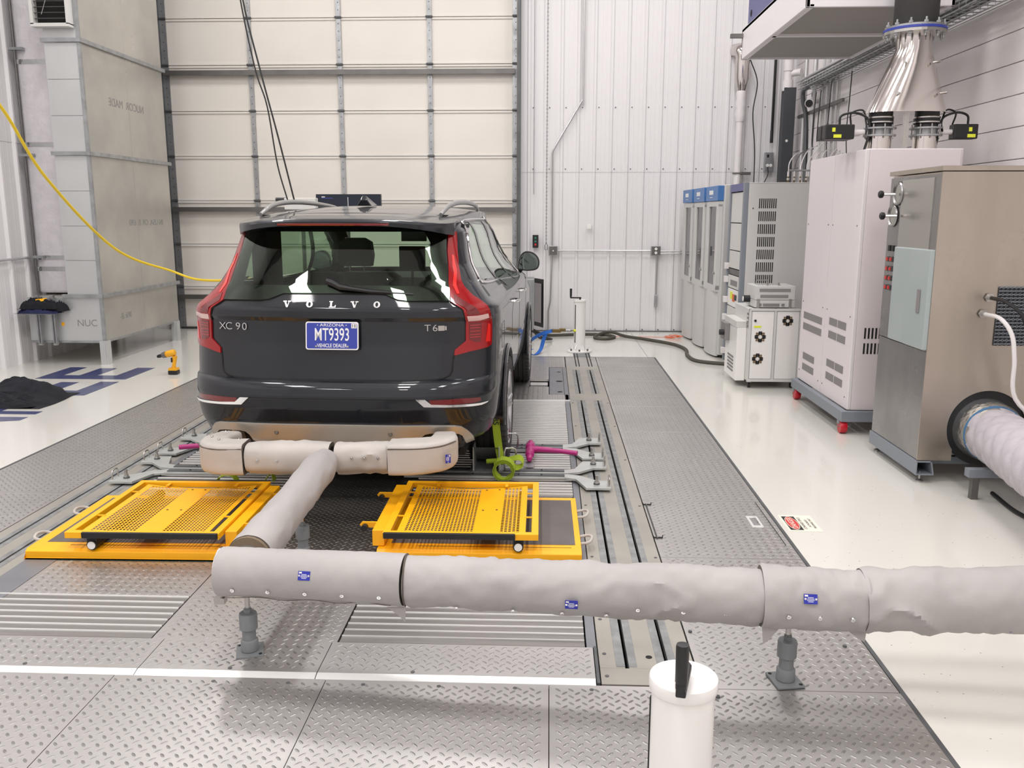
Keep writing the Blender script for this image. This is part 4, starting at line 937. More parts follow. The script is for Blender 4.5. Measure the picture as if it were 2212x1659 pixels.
# chock on the right, between the bars
ck = thing('wheel_chock', 'open galvanized steel channel chock behind the right rear tyre', 'chock', (-.40, 5.55, 0))
for x in (-.085, .085):
    q = MB(); q.prism([(0, .036), (.30, .036), (.30, .10), (.16, .20), (0, .20)], 'x', x - .004, x + .004, 'galv_lt'); q.build('side_plate', ck)
q = MB(); q.add([(-.082, 0, .20), (.082, 0, .20), (.082, .24, .06), (-.082, .24, .06), (-.082, 0.012, .192), (.082, .012, .192), (.082, .24, .05), (-.082, .24, .05)], [(0, 1, 2, 3), (4, 7, 6, 5), (0, 4, 5, 1), (2, 6, 7, 3), (1, 5, 6, 2), (0, 3, 7, 4)], 'galv'); q.build('ramp_plate', ck)
q = MB(); q.box(-.11, .11, -.03, .30, .036, .042, 'galv'); q.build('foot_plate', ck)
for y in (.02, .42):
    q = MB(); q.tube(curve([(.12, y - .0, .04), (.12, y, .17), (.14, y + .02, .185), (.19, y + .03, .175), (.19, y + .03, .09), (.17, y + .02, .06)], 5), .006, 'steel', 8); q.build('chock_handle', ck, smooth=True)
# magenta load binder
lb = thing('ratchet_binder', 'magenta ratchet lever lying across the right tie-down bars', 'ratchet lever', (-.12, 5.78, .034))
q = MB(); q.lathe([(.012, .0), (.02, .01), (.022, .06), (.012, .075), (.012, .11), (.03, .12), (.033, .21), (.024, .24), (.024, .30), (.034, .31), (.034, .37), (.016, .39), (.014, .45), (.018, .46)], (0, -.04, .035), 'magenta', 16, 'y'); q.build('barrel', lb, smooth=True)
q = MB(); q.tube([(.0, .19, .04), (.06, .175, .048), (.2, .15, .045), (.33, .11, .04)], [.028, .022, .017, .017], 'magenta', 10); q.build('lever_handle', lb, smooth=True)
for y in (-.13, .40):
    q = MB(); q.box(-.03, .03, y, y + .13, .001, .008, 'galv'); q.build('bracket_plate', lb)
l2 = thing('ratchet_binder', 'magenta lever end sticking out left of the left jacketed boot', 'ratchet lever', (-2.6, 5.92, .034))
q = MB(); q.tube([(0, -.03, .05), (.2, .0, .06), (.42, .03, .05)], [.018, .018, .022], 'magenta', 10); q.build('lever_handle', l2, smooth=True)
q = MB(); q.lathe([(.02, -.25), (.03, -.2), (.03, .25), (.02, .3)], (.45, .02, .04), 'magenta', 14, 'y'); q.build('barrel', l2, smooth=True)
# green webbing straps
gs = thing('tie_down_strap', 'lime green webbing strap from the right rear wheel, coiled on the tie-down bars', 'strap', (-.30, 5.55, 0))
q = MB(); ribbon(q, curve([(-.055, .17, .52), (-.045, .075, .42), (-.035, .045, .32), (-.02, .03, .20), (.0, .01, .10)], 5), .05, 'strap', .004); q.build('webbing', gs, smooth=False)
q = MB(); ribbon(q, curve([(-.35, .3, .34), (-.2, .22, .42), (-.085, .18, .50), (-.07, .17, .53)], 5), .045, 'strap', .004, (.2, .2, 1)); q.build('webbing', gs)
text('strap_text', 'ABS', .052, frame((-.040, .052, .385), (0.02, -.2, -1), (1, 0, 0)), 'black', gs, .0006, 1.0, bold=.0008)
q = MB(); P = []
for i in range(66):
    a = i / 65 * 2 * pi * 3.4; r = .052 + .0048 * a / (2 * pi) * 1.4; P.append((.02 + r * cos(a), -.085, .078 + r * sin(a)))
ribbon(q, P, .05, 'strap', .0035, (0.1, 1, .25)); q.build('coil', gs)
q = MB(); ribbon(q, curve([(.0, .0, .10), (.05, .0, .12), (.12, .0, .135), (.145, -.02, .10), (.10, -.03, .075), (.03, -.03, .12), (.0, -.05, .14)], 6), .055, 'strap', .0035, (.1, 1, .45)); q.build('webbing', gs)
q = MB(); q.cyl((-.10, .02, .10), (.02, .02, .11), .016, 'strap', 10); q.build('axle_wrap', gs)
g2 = thing('tie_down_strap', 'lime green webbing loop lying under the left jacketed boot', 'strap', (-1.92, 5.25, 0))
q = MB(); ribbon(q, curve([(-.18, .02, .012), (-.15, .0, .07), (-.07, .0, .085), (-.02, .0, .02), (.05, .0, .012), (.12, .0, .03), (.18, .01, .10), (.19, .03, .04)], 6), .05, 'strap', .0035, (.1, 1, .1)); q.build('webbing', g2)
# ================================================================ BOLLARDS
def bollard(x, y, rz, label, sa=0):
    t = thing('tie_down_post', label, 'post', (x, y, 0), rz)
    q = MB(); q.lathe([(.155, .002), (.155, .022), (.072, .022)], (0, 0, 0), 'whitep', 40); q.build('base_flange', t, bev=.003)
    q = MB(); q.lathe([(.072, .022), (.072, .63), (.077, .632), (.0785, .636), (.0785, .655), (.077, .660), (0, .660)], (0, 0, 0), 'whitep', 48); q.build('column', t, smooth=True)
    q = MB(); q.box(-.0755, -.066, -.007, .007, .12, .60, 'dark'); q.build('slot', t, bev=.004).rotation_euler = (0, 0, sa)
    for a in range(6):
        q = MB(); q.cyl((.118 * cos(a * pi / 3 + .5), .118 * sin(a * pi / 3 + .5), .022), (.118 * cos(a * pi / 3 + .5), .118 * sin(a * pi / 3 + .5), .045), .011, 'galv_dk', 6); q.build('anchor_bolt', t)
        q = MB(); c, s = cos(a * pi / 3), sin(a * pi / 3); q.prism([(.071, .022), (.13, .022), (.071, .1)], 'y', -.003, .003, 'whitep'); o = q.build('gusset', t); o.rotation_euler = (0, 0, a * pi / 3)
    q = MB(); q.cyl((0, 0, .66), (0, 0, .676), .011, 'black', 12); q.prism([(-.125, -.011), (.0, -.017), (.015, -.010), (.015, .010), (.0, .017), (-.125, .011)], 'z', .676, .692, 'black'); q.build('crank_arm', t, bev=.003)
    q = MB(); q.lathe([(.011, .690), (.0125, .694), (.0125, .705), (.0115, .707), (.0135, .71), (.0145, .79), (.0135, .797), (0, .798)], (-.115, 0, 0), 'black', 20); q.build('crank_grip', t, smooth=True)
    q = MB(); q.cyl((-.10, 0, .277), (-.07, 0, .277), .016, 'cone_y', 14); q.cyl((-.13, 0, .277), (-.1, 0, .277), .009, 'steel', 8); q.build('slot_pin', t, smooth=True).rotation_euler = (0, 0, sa); return t
bollard(.395, 10.97, 0, 'white slotted steel post with black crank handle near the back wall', R(38))
bollard(.318, 1.86, R(78), 'white steel post with black crank handle in the near foreground', R(-92))
# blue ratchet strap on far post
bs = thing('ratchet_strap', 'blue ratchet strap hanging from the far white post towards the car', 'strap', (0, 10.95, 0))
q = MB(); ribbon(q, curve([(-.36, -1.3, .22), (-.25, -.6, .20), (-.1, -.1, .235), (.06, 0, .27)], 5), .045, 'ratblue', .004, (0, .3, 1)); q.build('webbing', bs)
q = MB(); ribbon(q, curve([(-.03, -.03, .24), (-.06, -.05, .15), (-.09, -.1, .05), (-.14, -.25, .012), (-.2, -.32, .012), (-.26, -.3, .05), (-.2, -.25, .07)], 6), .05, 'ratblue', .003, (1, .2, 0)); q.build('strap_tail', bs)
q = MB(); q.box(.05, .16, -.02, .02, .245, .29, 'brass'); q.box(.14, .22, -.015, .015, .26, .30, 'brass'); q.build('ratchet', bs, bev=.006)
q = MB(); q.tube([(.2, 0, .275), (.25, 0, .28), (.275, 0, .277)], .008, 'steel', 8); q.build('hook', bs, smooth=True)
# ================================================================ LEFT SIDE: INSULATED DUCT TOWER
du = thing('air_duct_tower', 'tall grey-white sheet-clad air duct standing on two steel legs at the left wall', 'duct', (-5.5, 10.8, 0))
DO = V((5.5, -10.8, 0))
def B(name, x0, x1, y0, y1, z0, z1, m, par=du, off=DO, bev=0, label=None):
    q = MB(); q.box(x0 + off.x, x1 + off.x, y0 + off.y, y1 + off.y, z0 + off.z, z1 + off.z, m); return q.build(name, par, bev=bev, label=label)
tiers = [(.265, .77, -5.98), (.80, 2.345, -5.50), (2.385, 3.535, -5.50), (3.575, 6.7, -5.50)]
for z0, z1, xl in tiers:
    B('duct_core', xl + .01, -5.12, 9.83, 11.85, z0, z1, 'ductside')
    # front cladding bands
    n = max(1, int(round((z1 - z0) / .41))); h = (z1 - z0) / n
    for i in range(n): B('front_sheet', xl, -5.125, 9.808, 9.83, z0 + i * h + .002, z0 + (i + 1) * h - .002, 'duct', bev=.0015)
    B('side_sheet', -5.12, -5.105, 9.83, 10.84, z0, z1 - .002, 'ductside', bev=.0012); B('side_sheet', -5.12, -5.105, 10.844, 11.85, z0, z1 - .002, 'ductside', bev=.0012)
    B('corner_angle', -5.135, -5.098, 9.802, 9.835, z0, z1, 'galv')
for z in (.785, 2.365, 3.555):
    B('joint_flange', -5.52 if z > 1 else -5.55, -5.08, 9.775, 9.81, z - .02, z + .02, 'galv'); B('joint_flange', -5.12, -5.075, 9.79, 11.9, z - .022, z + .022, 'galv')
for y in (9.79, 11.72):
    B('leg', -5.145, -5.0765, y - .045, y + .0, 0, .27, 'duct'); B('leg', -5.075, -5.06, y - .045, y + .05, 0, .27, 'duct'); 
    B('leg', -5.98, -5.92, y - .04, y + .0, 0, .27, 'galv') if y > 10 else None
B('base_rail', -5.98, -5.1, 9.79, 9.81, .245, .268, 'galv'); B('base_rail', -5.125, -5.1, 9.8, 11.85, .245, .268, 'galv')
def dtext(s, size, o, xa, ya, m='stamp', sx=1): text('duct_stamp', s, size, frame(V(o) + DO, xa, ya), m, du, .0002, sx)
dtext('NUC', .11, (-5.30, 9.8065, .47), (1, 0, 0), (0, 0, 1)); dtext('-B. 690', .10, (-5.1035, 10.35, .50), (0, 1, 0), (0, 0, 1))
dtext('IN USA. OR B. 690', .10, (-5.1035, 11.1, 1.60), (0, -1, 0), (0, 0, 1), sx=1.2)
dtext('NUCOR  MADE', .13, (-5.1035, 10.8, 2.98), (0, -1, 0), (0, 0, 1))
B('inspection_tag', -5.60, -5.57, 9.802, 9.807, .44, .48, 'yellow')
# foil wrapped riser between duct and wall
fr_ = thing('foil_insulated_riser', 'foil-wrapped insulated riser in the corner between the left wall and the duct', 'riser', (-5.8, 10.2, 0))
FO = V((5.8, -10.2, 0))
q = MB(); q.box(-.20, .29, -.1, .5, .79, 6.7, 'foilwrap'); q.build('wrap', fr_, bev=.03)
for z in (3.36, 2.46, 1.18, 1.05): q = MB(); q.box(-.205, .295, -.104, -.09, z, z + .05, 'foil'); q.build('foil_tape', fr_)
cp = thing('corner_pipe', 'thin grey vertical pipe beside the foil riser on the left wall', 'pipe', (-6.0, 10.15, 0))
q = MB(); q.cyl((.02, -.1, .8), (.02, -.1, 6.7), .012, 'strut', 8); q.build('pipe', cp)
for z in (1.2, 2.35, 3.5): q = MB(); q.box(-.04, .12, -.12, -.06, z, z + .03, 'galv'); q.build('pipe_clamp', cp)
# bracket with jacket
br = thing('shelf_bracket', 'two upright steel channels below the folded jacket', 'bracket', (-5.74, 9.74, 0))
for x in (-.09, .085):
    q = MB(); q.box(x - .022, x + .022, -.01, .03, .235, .80, 'galv'); q.box(x - .006, x + .006, -.013, -.008, .25, .75, 'galv_dk'); q.build('channel', br)
    q = MB(); q.box(x - .02, x + .02, -.02, .02, .225, .24, 'steel'); q.build('clip', br)
q = MB(); q.box(-.28, .12, -.08, .055, .585, .60, 'galv'); q.build('shelf', br)
def cloth(name, cx, cy, z0, rx, ry, h, m, par, seed=0, n=40, pw=2.2, fn=None):
    q = MB(); vs = []; 
    for i in range(n + 1):
        for j_ in range(n + 1):
            u, v = -1 + 2 * i / n, -1 + 2 * j_ / n; rr = (abs(u) ** 3 + abs(v) ** 3) ** (1 / 3)
            x, y = cx + u * rx * (1 + .12 * noise.noise(V((u * 1.5, v * 1.5, seed)))), cy + v * ry * (1 + .15 * noise.noise(V((v * 2, u, seed + 3))))
            e = max(0, 1 - rr ** pw); z = h * e ** .5 * (.75 + .35 * noise.noise(V((u * 1.6 + seed, v * 1.6, 1)))) + e ** .4 * .028 * abs(noise.noise(V((u * 4 + v * 2, v * 5 - u * 2, seed)))) * 2 + .01 * e * noise.noise(V((u * 12, v * 7, seed)))
            if fn: z = z * fn(u, v)
            vs.append((x, y, z0 + max(z, .001)))
    q.add(vs, [(i * (n + 1) + j_, (i + 1) * (n + 1) + j_, (i + 1) * (n + 1) + j_ + 1, i * (n + 1) + j_ + 1) for i in range(n) for j_ in range(n)], m)
    return q.build(name, par, smooth=True)
jk = thing('folded_jacket', 'bundled navy and black work jacket with yellow trim by the left wall', 'jacket', (-5.78, 9.72, .60))
cloth('body', 0, -.03, .0, .24, .10, .06, 'navy', jk, 3); cloth('upper_fold', .0, -.02, .05, .22, .09, .12, 'cloth', jk, 9); cloth('sleeve', .2, .02, .02, .10, .09, .12, 'cloth', jk, 14)
q = MB(); ribbon(q, [(-.02, -.06, .142), (.05, -.05, .150), (.1, -.04, .155)], .035, 'yellow', .006, (0, .5, .8)); q.build('trim_stripe', jk)
fj = thing('fallen_jacket', 'crumpled black jacket lying on the white floor at the left edge', 'jacket', (-4.95, 7.8, 0))
cloth('body', -.15, -.03, .003, .58, .36, .16, 'cloth', fj, 22, fn=lambda u, v: .5 + .5 * sst(-.6, .6, v) * 1.5)
cloth('sleeve', -.1, -.18, .003, .46, .2, .09, 'cloth', fj, 31)
# drill
dr = thing('cordless_drill', 'yellow and black cordless drill standing on the floor left of the car', 'drill', (-4.045, 9.18, 0), R(0))
q = MB(); q.box(-.055, .045, -.045, .045, .002, .045, 'black'); q.build('battery', dr, bev=.008)
q = MB(); q.box(-.05, .04, -.04, .04, .046, .07, 'drill'); q.tube([(-.005, 0, .06), (.0, 0, .10), (.012, 0, .15), (.015, 0, .2)], [.024, .020, .021, .028], 'drill', 12); q.build('grip', dr, smooth=True)
q = MB(); q.lathe([(.0, .075), (.03, .07), (.036, .05), (.036, -.02), (.03, -.035)], (.01, 0, .228), 'drill', 20, 'x'); o = q.build('motor_housing', dr, smooth=True); o.rotation_euler = (0, R(-14), 0)
q = MB(); q.lathe([(.034, -.035), (.03, -.075), (.024, -.08)], (.01, 0, .228), 'strut', 20, 'x'); q.build('gearbox', dr, smooth=True).rotation_euler = (0, R(-14), 0)
q = MB(); q.lathe([(.018, -.08), (.020, -.11), (.014, -.135), (.0, -.136)], (.01, 0, .228), 'black', 16, 'x'); q.build('chuck', dr, smooth=True).rotation_euler = (0, R(-14), 0)
q = MB(); q.box(-.027, -.014, -.012, .012, .13, .18, 'black'); q.build('trigger', dr, bev=.003)
# yellow cord
yc = MB(); P = curve([(-5.3, 6.2, 3.3), (-5.0, 8.093, 2.672), (-5.05, 8.78, 2.06), (-4.95, 9.92, 1.31), (-4.45, 10.95, .93), (-4.0, 9.72, .975), (-3.2, 8.9, 1.02), (-2.25, 8.4, 1.1)], 14)
yc = MB(); P = curve([(-4.5, 6.5, 3.1), (-4.5, 7.284, 2.575), (-4.5, 7.857, 2.02), (-4.4, 8.815, 1.355), (-4.1, 9.45, 1.09), (-3.8, 9.30, 1.02), (-3.4, 8.95, 1.03), (-2.9, 8.5, 1.08), (-2.4, 8.15, 1.11)], 12)
yc.tube(P, .013, 'yellowcord', 8); tag(yc.build('extension_cord', smooth=True), 'yellow cable sagging from the upper left edge down behind the car', 'cord')
# wall conduit on the left wall
q = MB(); q.tube([(-6.03, 6, 1.20), (-6.03, 9.3, 1.20), (-6.03, 10.0, 1.21)], .014, 'conduit', 8); tag(q.build('conduit', smooth=True), 'horizontal thin conduit on the left ribbed wall', 'conduit')
# air diffuser on the duct
ad = thing('air_diffuser', 'dark louvred air outlet at the top of the duct tower, top left', 'vent', (-5.36, 9.75, 0))
for b in ((-.20, -.165, 3.70, 4.3), (.19, .215, 3.70, 4.3)): q = MB(); q.box(b[0], b[1], -.06, .05, b[2], b[3], 'ltgrey'); q.build('frame_side', ad)
q = MB(); q.box(-.20, .215, -.06, .05, 3.675, 3.71, 'ltgrey'); q.build('frame_bottom', ad)
q = MB(); q.box(-.165, .19, .03, .05, 3.71, 4.3, 'dark'); q.build('back', ad)
for i in range(9): q = MB(); q.box(-.165, .19, -.035, .0, 3.76 + i * .058, 3.764 + i * .058, 'strut'); q.build('louver', ad)
q = MB(); q.tube([(-.08, -.04, 3.80), (.02, -.04, 4.05)], .004, 'steel', 6); q.build('damper_rod', ad)
wi = MB(); wi.box(-5.66, -5.56, 12.75, 12.8, 4.43, 4.52, 'whitep'); tag(wi.build('track_sensor_box', bev=.004), 'small white box on the left door track near the top', 'box')
# ================================================================ BACK WALL
def cond(pts, r, label, cat='conduit', name='conduit', m='conduit'):
    q = MB(); q.tube(pts, r, m, 8); return tag(q.build(name, smooth=True), label, cat)
YW = 12.95
cond(curve([(.467, YW, 5.5), (.467, YW, 3.42), (.458, YW, 3.30), (.40, YW, 3.2), (.09, YW, 2.68), (.045, YW, 2.58), (.04, YW, 2.45), (.045, YW, 1.25)], 5), .013, 'vertical conduit with a diagonal offset left of the junction box on the back wall')
cond([(.045, YW, 1.13), (.03, YW, .45), (.0, YW, .3), (.0, YW, .02)], .013, 'conduit dropping to the floor below the left junction box')
cond([(.10, YW, 1.19), (1.50, YW, 1.19)], .011, 'horizontal conduit between the two wall junction boxes')
for z in (1.185, 1.15): cond([(1.60, YW, z), (2.9, YW, z)], .009, 'upper conduit running right behind the tall grey cabinets' if z > 1.17 else 'lower conduit running right behind the tall grey cabinets')
cond([(1.575, YW, 1.13), (1.575, YW, .55)], .013, 'short vertical conduit below the outlet box on the back wall')
def wbox(name, label, cat, x, z, w_, h, m='galv', d=.06):
    t = thing(name, label, cat, (x, YW, z)); q = MB(); q.box(-w_ / 2, w_ / 2, -d, .0, -h / 2, h / 2, m); q.build('body', t, bev=.004); return t
t = wbox('junction_box', 'blank grey junction box on the back wall above the far post', 'box', .063, 1.188, .13, .14)
q = MB(); q.box(-.055, .055, -.066, -.061, -.06, .06, 'strut'); q.cyl((0, -.066, 0), (0, -.072, 0), .01, 'whitep', 8); q.build('cover', t)
t = wbox('outlet_box', 'grey double outlet box on the back wall left of the tall cabinets', 'outlet', 1.55, 1.19, .14, .14)
q = MB(); q.box(-.06, .06, -.066, -.061, -.06, .06, 'strut'); q.build('cover', t)
for x in (-.0,):
    for z in (.028, -.028): q = MB(); q.cyl((x, -.066, z), (x, -.070, z), .02, 'whitep', 14); q.build('socket', t)
t = wbox('cord_connector', 'grey connector at the lower end of the hanging conduit', 'connector', 1.575, .46, .045, .18, d=.05)
t = wbox('door_switch', 'black door control with green and red buttons beside the big door', 'switch', -.196, 1.321, .085, .185, 'black')
for z, m_ in ((.05, 'green'), (.0, 'green'), (-.045, 'signr')): q = MB(); q.cyl((0, -.06, z), (0, -.07, z), .016, m_, 12); q.build('button', t)
t = wbox('thermostat', 'small white sensor box on the ribbed back wall', 'sensor', .579, 1.536, .06, .075, 'whitep', .04)
ch = thing('hoist_chain', 'long hanging door chain beside the overhead door', 'chain', (-.04, 12.93, 0))
q = MB()
for i in range(210):
    z = 1.30 + i * .026; 
    if z > 6.6: break
    a = .006 if i % 2 else 0; q.tube([(-.009 if not i % 2 else 0, -.0 if not i % 2 else -.008, z), (-.0, 0, z + .016), (.009 if not i % 2 else 0, .0 if not i % 2 else .008, z), (0, 0, z - .016)], .0032, 'galv_dk', 4, closed=True)
q.build('links', ch, kind='stuff')
q = MB(); q.tube([(0, 0, 1.30), (.022, 0, 1.26), (.018, 0, 1.20), (-.018, 0, 1.20), (-.022, 0, 1.26)], .005, 'galv_dk', 6, closed=True); q.build('end_loop', ch)
cond([(-.226, 12.95, 1.99), (-.226, 12.95, 5.5)], .005, 'thin pull cord left of the chain', 'cord', 'pull_cord', 'galv')
# electrical cabinet with open door, beyond the car
ec = thing('electrical_cabinet', 'low grey cabinet with its door open beyond the right front wheel', 'cabinet', (-.42, 12.1, 0))
q = MB(); q.box(-.02, .02, 0, 0, 0, 0, 'galv'); q = MB(); q.box(-.15, .215, -.05, .5, .13, .83, 'galv'); q.build('body', ec, bev=.004)
q = MB(); q.prism([(.225, -.05), (.345, -.30), (.355, -.295), (.235, -.045)], 'z', .20, .85, 'black'); q.build('door', ec)
q = MB(); q.prism([(.234, -.09), (.325, -.28), (.320, -.283), (.229, -.093)], 'z', .26, .79, 'vent'); q.build('door_panel', ec)
q = MB(); q.box(-.1, .17, .0, .4, 0, .14, 'black'); q.build('plinth', ec)
# floor hose
P = curve([(-.3, 12.6, .05), (-.23, 12.5, .08), (-.03, 12.37, .022), (.37, 12.46, .02), (.6, 12.5, .02), (.85, 12.42, .02), (.93, 12.22, .02), (.8, 12.02, .02), (.65, 12.12, .02), (.72, 12.35, .04), (.9, 12.47, .055), (1.1, 12.3, .02), (1.38, 11.97, .02), (1.66, 11.55, .02), (1.75, 11.1, .02), (1.70, 10.6, .02), (1.76, 10.2, .02), (2.1, 9.98, .02)], 8)
q = MB(); q.tube(P, .022, 'hose', 8); tag(q.build('cable', smooth=True), 'dark thick cable looping over the white floor to the grey cabinets', 'cable')
P = [(.9, 12.4, .006), (1.4, 12.36, .006), (1.7, 12.35, .006)]
for i in range(26): P.append((1.78 + random.uniform(-.14, .14), 12.3 + random.uniform(-.12, .12), .006 + random.random() * .035))
q = MB(); q.tube(curve(P, 3), .003, 'orange', 5); tag(q.build('orange_cord', smooth=True), 'thin orange cord tangled at the foot of the grey cabinets', 'cord')
q = MB(); q.tube(curve([(-.38, 11.6, .12), (-.22, 11.45, .2), (-.1, 11.6, .08), (.05, 11.9, .03), (-.1, 12.1, .03)], 6), .014, 'black', 8); tag(q.build('black_cable', smooth=True), 'black cable bunch on the floor beyond the front wheel', 'cable')
# cables hanging over the car
cond(curve([(-2.47, 7.2, 3.8), (-2.43, 7.2, 3.35), (-2.34, 7.2, 2.83), (-2.26, 7.2, 2.55), (-2.20, 7.2, 2.1), (-2.13, 7.2, 1.816)], 6), .006, 'left black cable hanging from above onto the car roof', 'cable', 'hanging_cable', 'black')
cond(curve([(-2.44, 7.2, 3.8), (-2.41, 7.2, 3.349), (-2.30, 7.2, 2.82), (-2.18, 7.2, 2.3), (-2.07, 7.2, 1.79)], 6), .007, 'right black cable hanging from above behind the roof rail', 'cable', 'hanging_cable', 'black')
# things in front of the windshield, seen over the roof
fb = thing('test_unit', 'light grey instrument box seen over the car roof at left', 'instrument', (-2.50, 8.9, 1.73)); q = MB(); q.box(-.17, .15, 0, .1, .02, .135, 'ltgrey'); q.build('case', fb, bev=.006)
q = MB(); q.cyl((-.26, .03, .12), (-.16, .03, .12), .022, 'black', 10); q.build('cable_plug', fb); q = MB(); q.cyl((0, .05, -1.0), (0, .05, .02), .02, 'strut', 10); q.build('post', fb); q = MB(); q.box(-.2, .2, -.15, .25, -1.72, -1.69, 'strut'); q.cyl((0, .05, -1.7), (0, .05, -1.0), .02, 'strut', 10); q.build('base', fb)
ms = thing('driver_monitor', 'wide black driver display seen over the roof beside the antenna fin', 'monitor', (-2.37, 10.3, 1.60), R(-3)); q = MB(); q.box(-.35, .42, 0, .05, .02, .335, 'tint_screen'); q.build('screen', ms, bev=.004)
q = MB(); q.box(-.28, -.15, -.003, 0, .285, .292, 'plateblue'); q.box(-.28, -.24, -.003, 0, .298, .308, 'white_txt'); q.box(.03, .036, -.003, 0, .2, .3, 'white_txt'); q.build('screen_text', ms); q = MB(); q.cyl((0, .06, -1.55), (0, .06, .1), .03, 'strut', 12); q.lathe([(.3, -1.55), (.3, -1.53), (.03, -1.52)], (0, .06, 0), 'strut', 24); q.build('stand', ms)
# ================================================================ RIGHT SIDE CABINETS
# three tall analyzers with blue header
for i in range(3):
    y0 = 10.52 + i * .755
    t = thing('analyzer_cabinet', ['tall grey cabinet with blue header nearest the camera of the three', 'middle one of the three tall grey cabinets with blue headers', 'farthest of the three tall grey cabinets with blue headers'][i], 'cabinet', (1.985 - .03 * i, y0, 0), R(2), 'tall grey cabinets with blue headers')
    q = MB(); q.box(.06, .8, .0, .745, .04, 2.05, 'greycab'); q.build('body', t, bev=.01)
    q = MB(); n = 10; prof2 = [(.045 - .045 * sin(pi * k / n) ** .7, .06 + .63 * k / n) for k in range(n + 1)]
    q.prism([(.07, .06)] + prof2 + [(.07, .69)], 'z', .02, .80, 'greycab'); q.build('lower_door', t)
    for a, b in ((.06, .16), (.56, .70)): q = MB(); q.box(.0, .06, a, b, .815, 1.83, 'greycab'); q.build('door_stile', t, bev=.006)
    for a, b in ((.80, .87), (1.80, 1.86)): q = MB(); q.box(.001, .06, .06, .70, a, b, 'greycab'); q.build('door_rail', t)
    q = MB(); q.box(.02, .03, .16, .56, .87, 1.80, 'cabglass'); q.build('door_glass', t); q = MB(); q.box(.055, .0585, .16, .56, .87, 1.80, 'vent'); q.build('inner_shelf', t)
    q = MB(); q.box(-.012, .06, .05, .70, 1.865, 2.04, 'blueband'); q.build('header', t, bev=.004)
    q = MB(); q.box(-.016, -.012, .30, .50, 1.94, 1.99, 'white_txt'); q.box(-.014, -.012, .33, .48, 1.905, 1.912, 'white_txt'); q.build('header_mark', t)
    q = MB(); q.cyl((-.02, .1, 1.02), (0, .1, 1.02), .018, 'steel', 10); q.build('door_lock', t)
# grey equipment rack
rk = thing('equipment_rack', 'grey equipment rack with a column of vent slots behind the wheeled analyzer', 'rack', (2.05, 9.43, 0))
q = MB(); q.box(.03, .95, .0, .03, .05, 2.03, 'greycab'); q.box(.03, .95, .72, .75, .05, 2.03, 'greycab'); q.box(.9, .95, .03, .72, .05, 2.03, 'greycab'); q.box(.03, .95, 0, .75, 2.02, 2.035, 'greycab'); q.build('cabinet_shell', rk, bev=.004)
for y in (.0, .69): q = MB(); q.box(-.02, .03, y, y + .06, .05, 2.035, 'framegrey'); q.build('rack_post', rk, bev=.005)
q = MB(); q.box(-.02, .03, .06, .69, 1.95, 2.03, 'hoodblue'); q.build('top_panel', rk)
pz = [(1.62, 1.94, 'ltgrey'), (1.32, 1.61, 'ltgrey'), (1.12, 1.31, 'ltgrey'), (1.05, 1.11, 'strut'), (.90, 1.04, 'ltgrey'), (.70, .89, 'whitep'), (.55, .69, 'ltgrey'), (.30, .54, 'ltgrey'), (.07, .29, 'ltgrey')]
for a, b, m_ in pz: q = MB(); q.box(-.004, .03, .065, .685, a, b, m_); q.build('rack_module', rk, bev=.003)
q = MB(); q.box(-.006, -.004, .2, .55, .93, .99, 'vent'); q.box(-.01, -.004, .3, .4, .76, .84, 'orange'); q.box(-.01, -.004, .42, .52, .78, .86, 'cone_y'); q.box(-.009, -.004, .2, .3, .78, .84, 'black'); q.build('controls', rk)
for z in (1.10, .95, .72, .52, .35, .13):
    q = MB(); q.box(-.05, -.004, .67, .72, z, z + .07, 'pvc'); q.build('rack_handle', rk, bev=.004)
for r in range(11):
    for k in range(9):
        q = MB(); x = .14 + k * .021; z = 1.82 - r * .132; q.box(x, x + .010, -.0025, .0005, z - .05, z + .05, 'dark')
        if r == 0 and k == 0: s0 = q.build('vent_slot', rk); X0_, Z0_ = x, z
        else: o = copyp(s0, rk); o.location = (x - X0_, 0, z - Z0_)
q = MB(); q.cyl((.08, .002, 1.77), (.08, -.004, 1.77), .008, 'strut', 8); q.build('lock', rk)
# wheeled analyzer with fans
wa = thing('wheeled_analyzer', 'grey wheeled analyzer cart with three fan openings', 'analyzer', (1.975, 8.66, 0))
q = MB(); q.box(.005, .50, .01, .70, .075, .79, 'ltgrey'); q.build('body', wa, bev=.004)
for x in (-.0, .245, .49): q = MB(); q.box(x, x + .022, -.006, .02, .07, .80, 'greycab'); q.build('frame_post', wa, bev=.003)
for z in (.07, .775): q = MB(); q.box(0, .512, -.008, .02, z, z + .025, 'greycab'); q.build('frame_rail', wa, bev=.003)
for a, b in ((.028, .24), (.272, .486)): q = MB(); q.box(a, b, .0, .012, .10, .77, 'whitep'); q.build('front_panel', wa, bev=.002)
def fan(x, z, par, y=-.003, r=.045):
    q = MB()
    for i in range(8):
        a = i * pi / 4; c = (x + r * .82 * cos(a), z + r * .82 * sin(a)); h = .017
        q.prism([(c[0] - h, c[1] - h), (c[0] + h, c[1] - h), (c[0] + h, c[1] + h), (c[0] - h, c[1] + h)], 'y', y, y + .002, 'brown' if i % 2 else 'ventdk')
    q.build('fan_grille', par, kind='stuff')
fan(.115, .52, wa); fan(.10, .30, wa); fan(.375, .68, wa, r=.042)
q = MB(); q.box(.05, .12, -.003, 0, .61, .63, 'cone_y'); q.cyl((.06, 0, .68), (.06, -.01, .68), .012, 'black', 10); q.build('warning_label', wa)
q = MB(); q.box(-.09, .005, .10, .66, .06, .60, 'whitep'); q.build('side_module', wa, bev=.006)
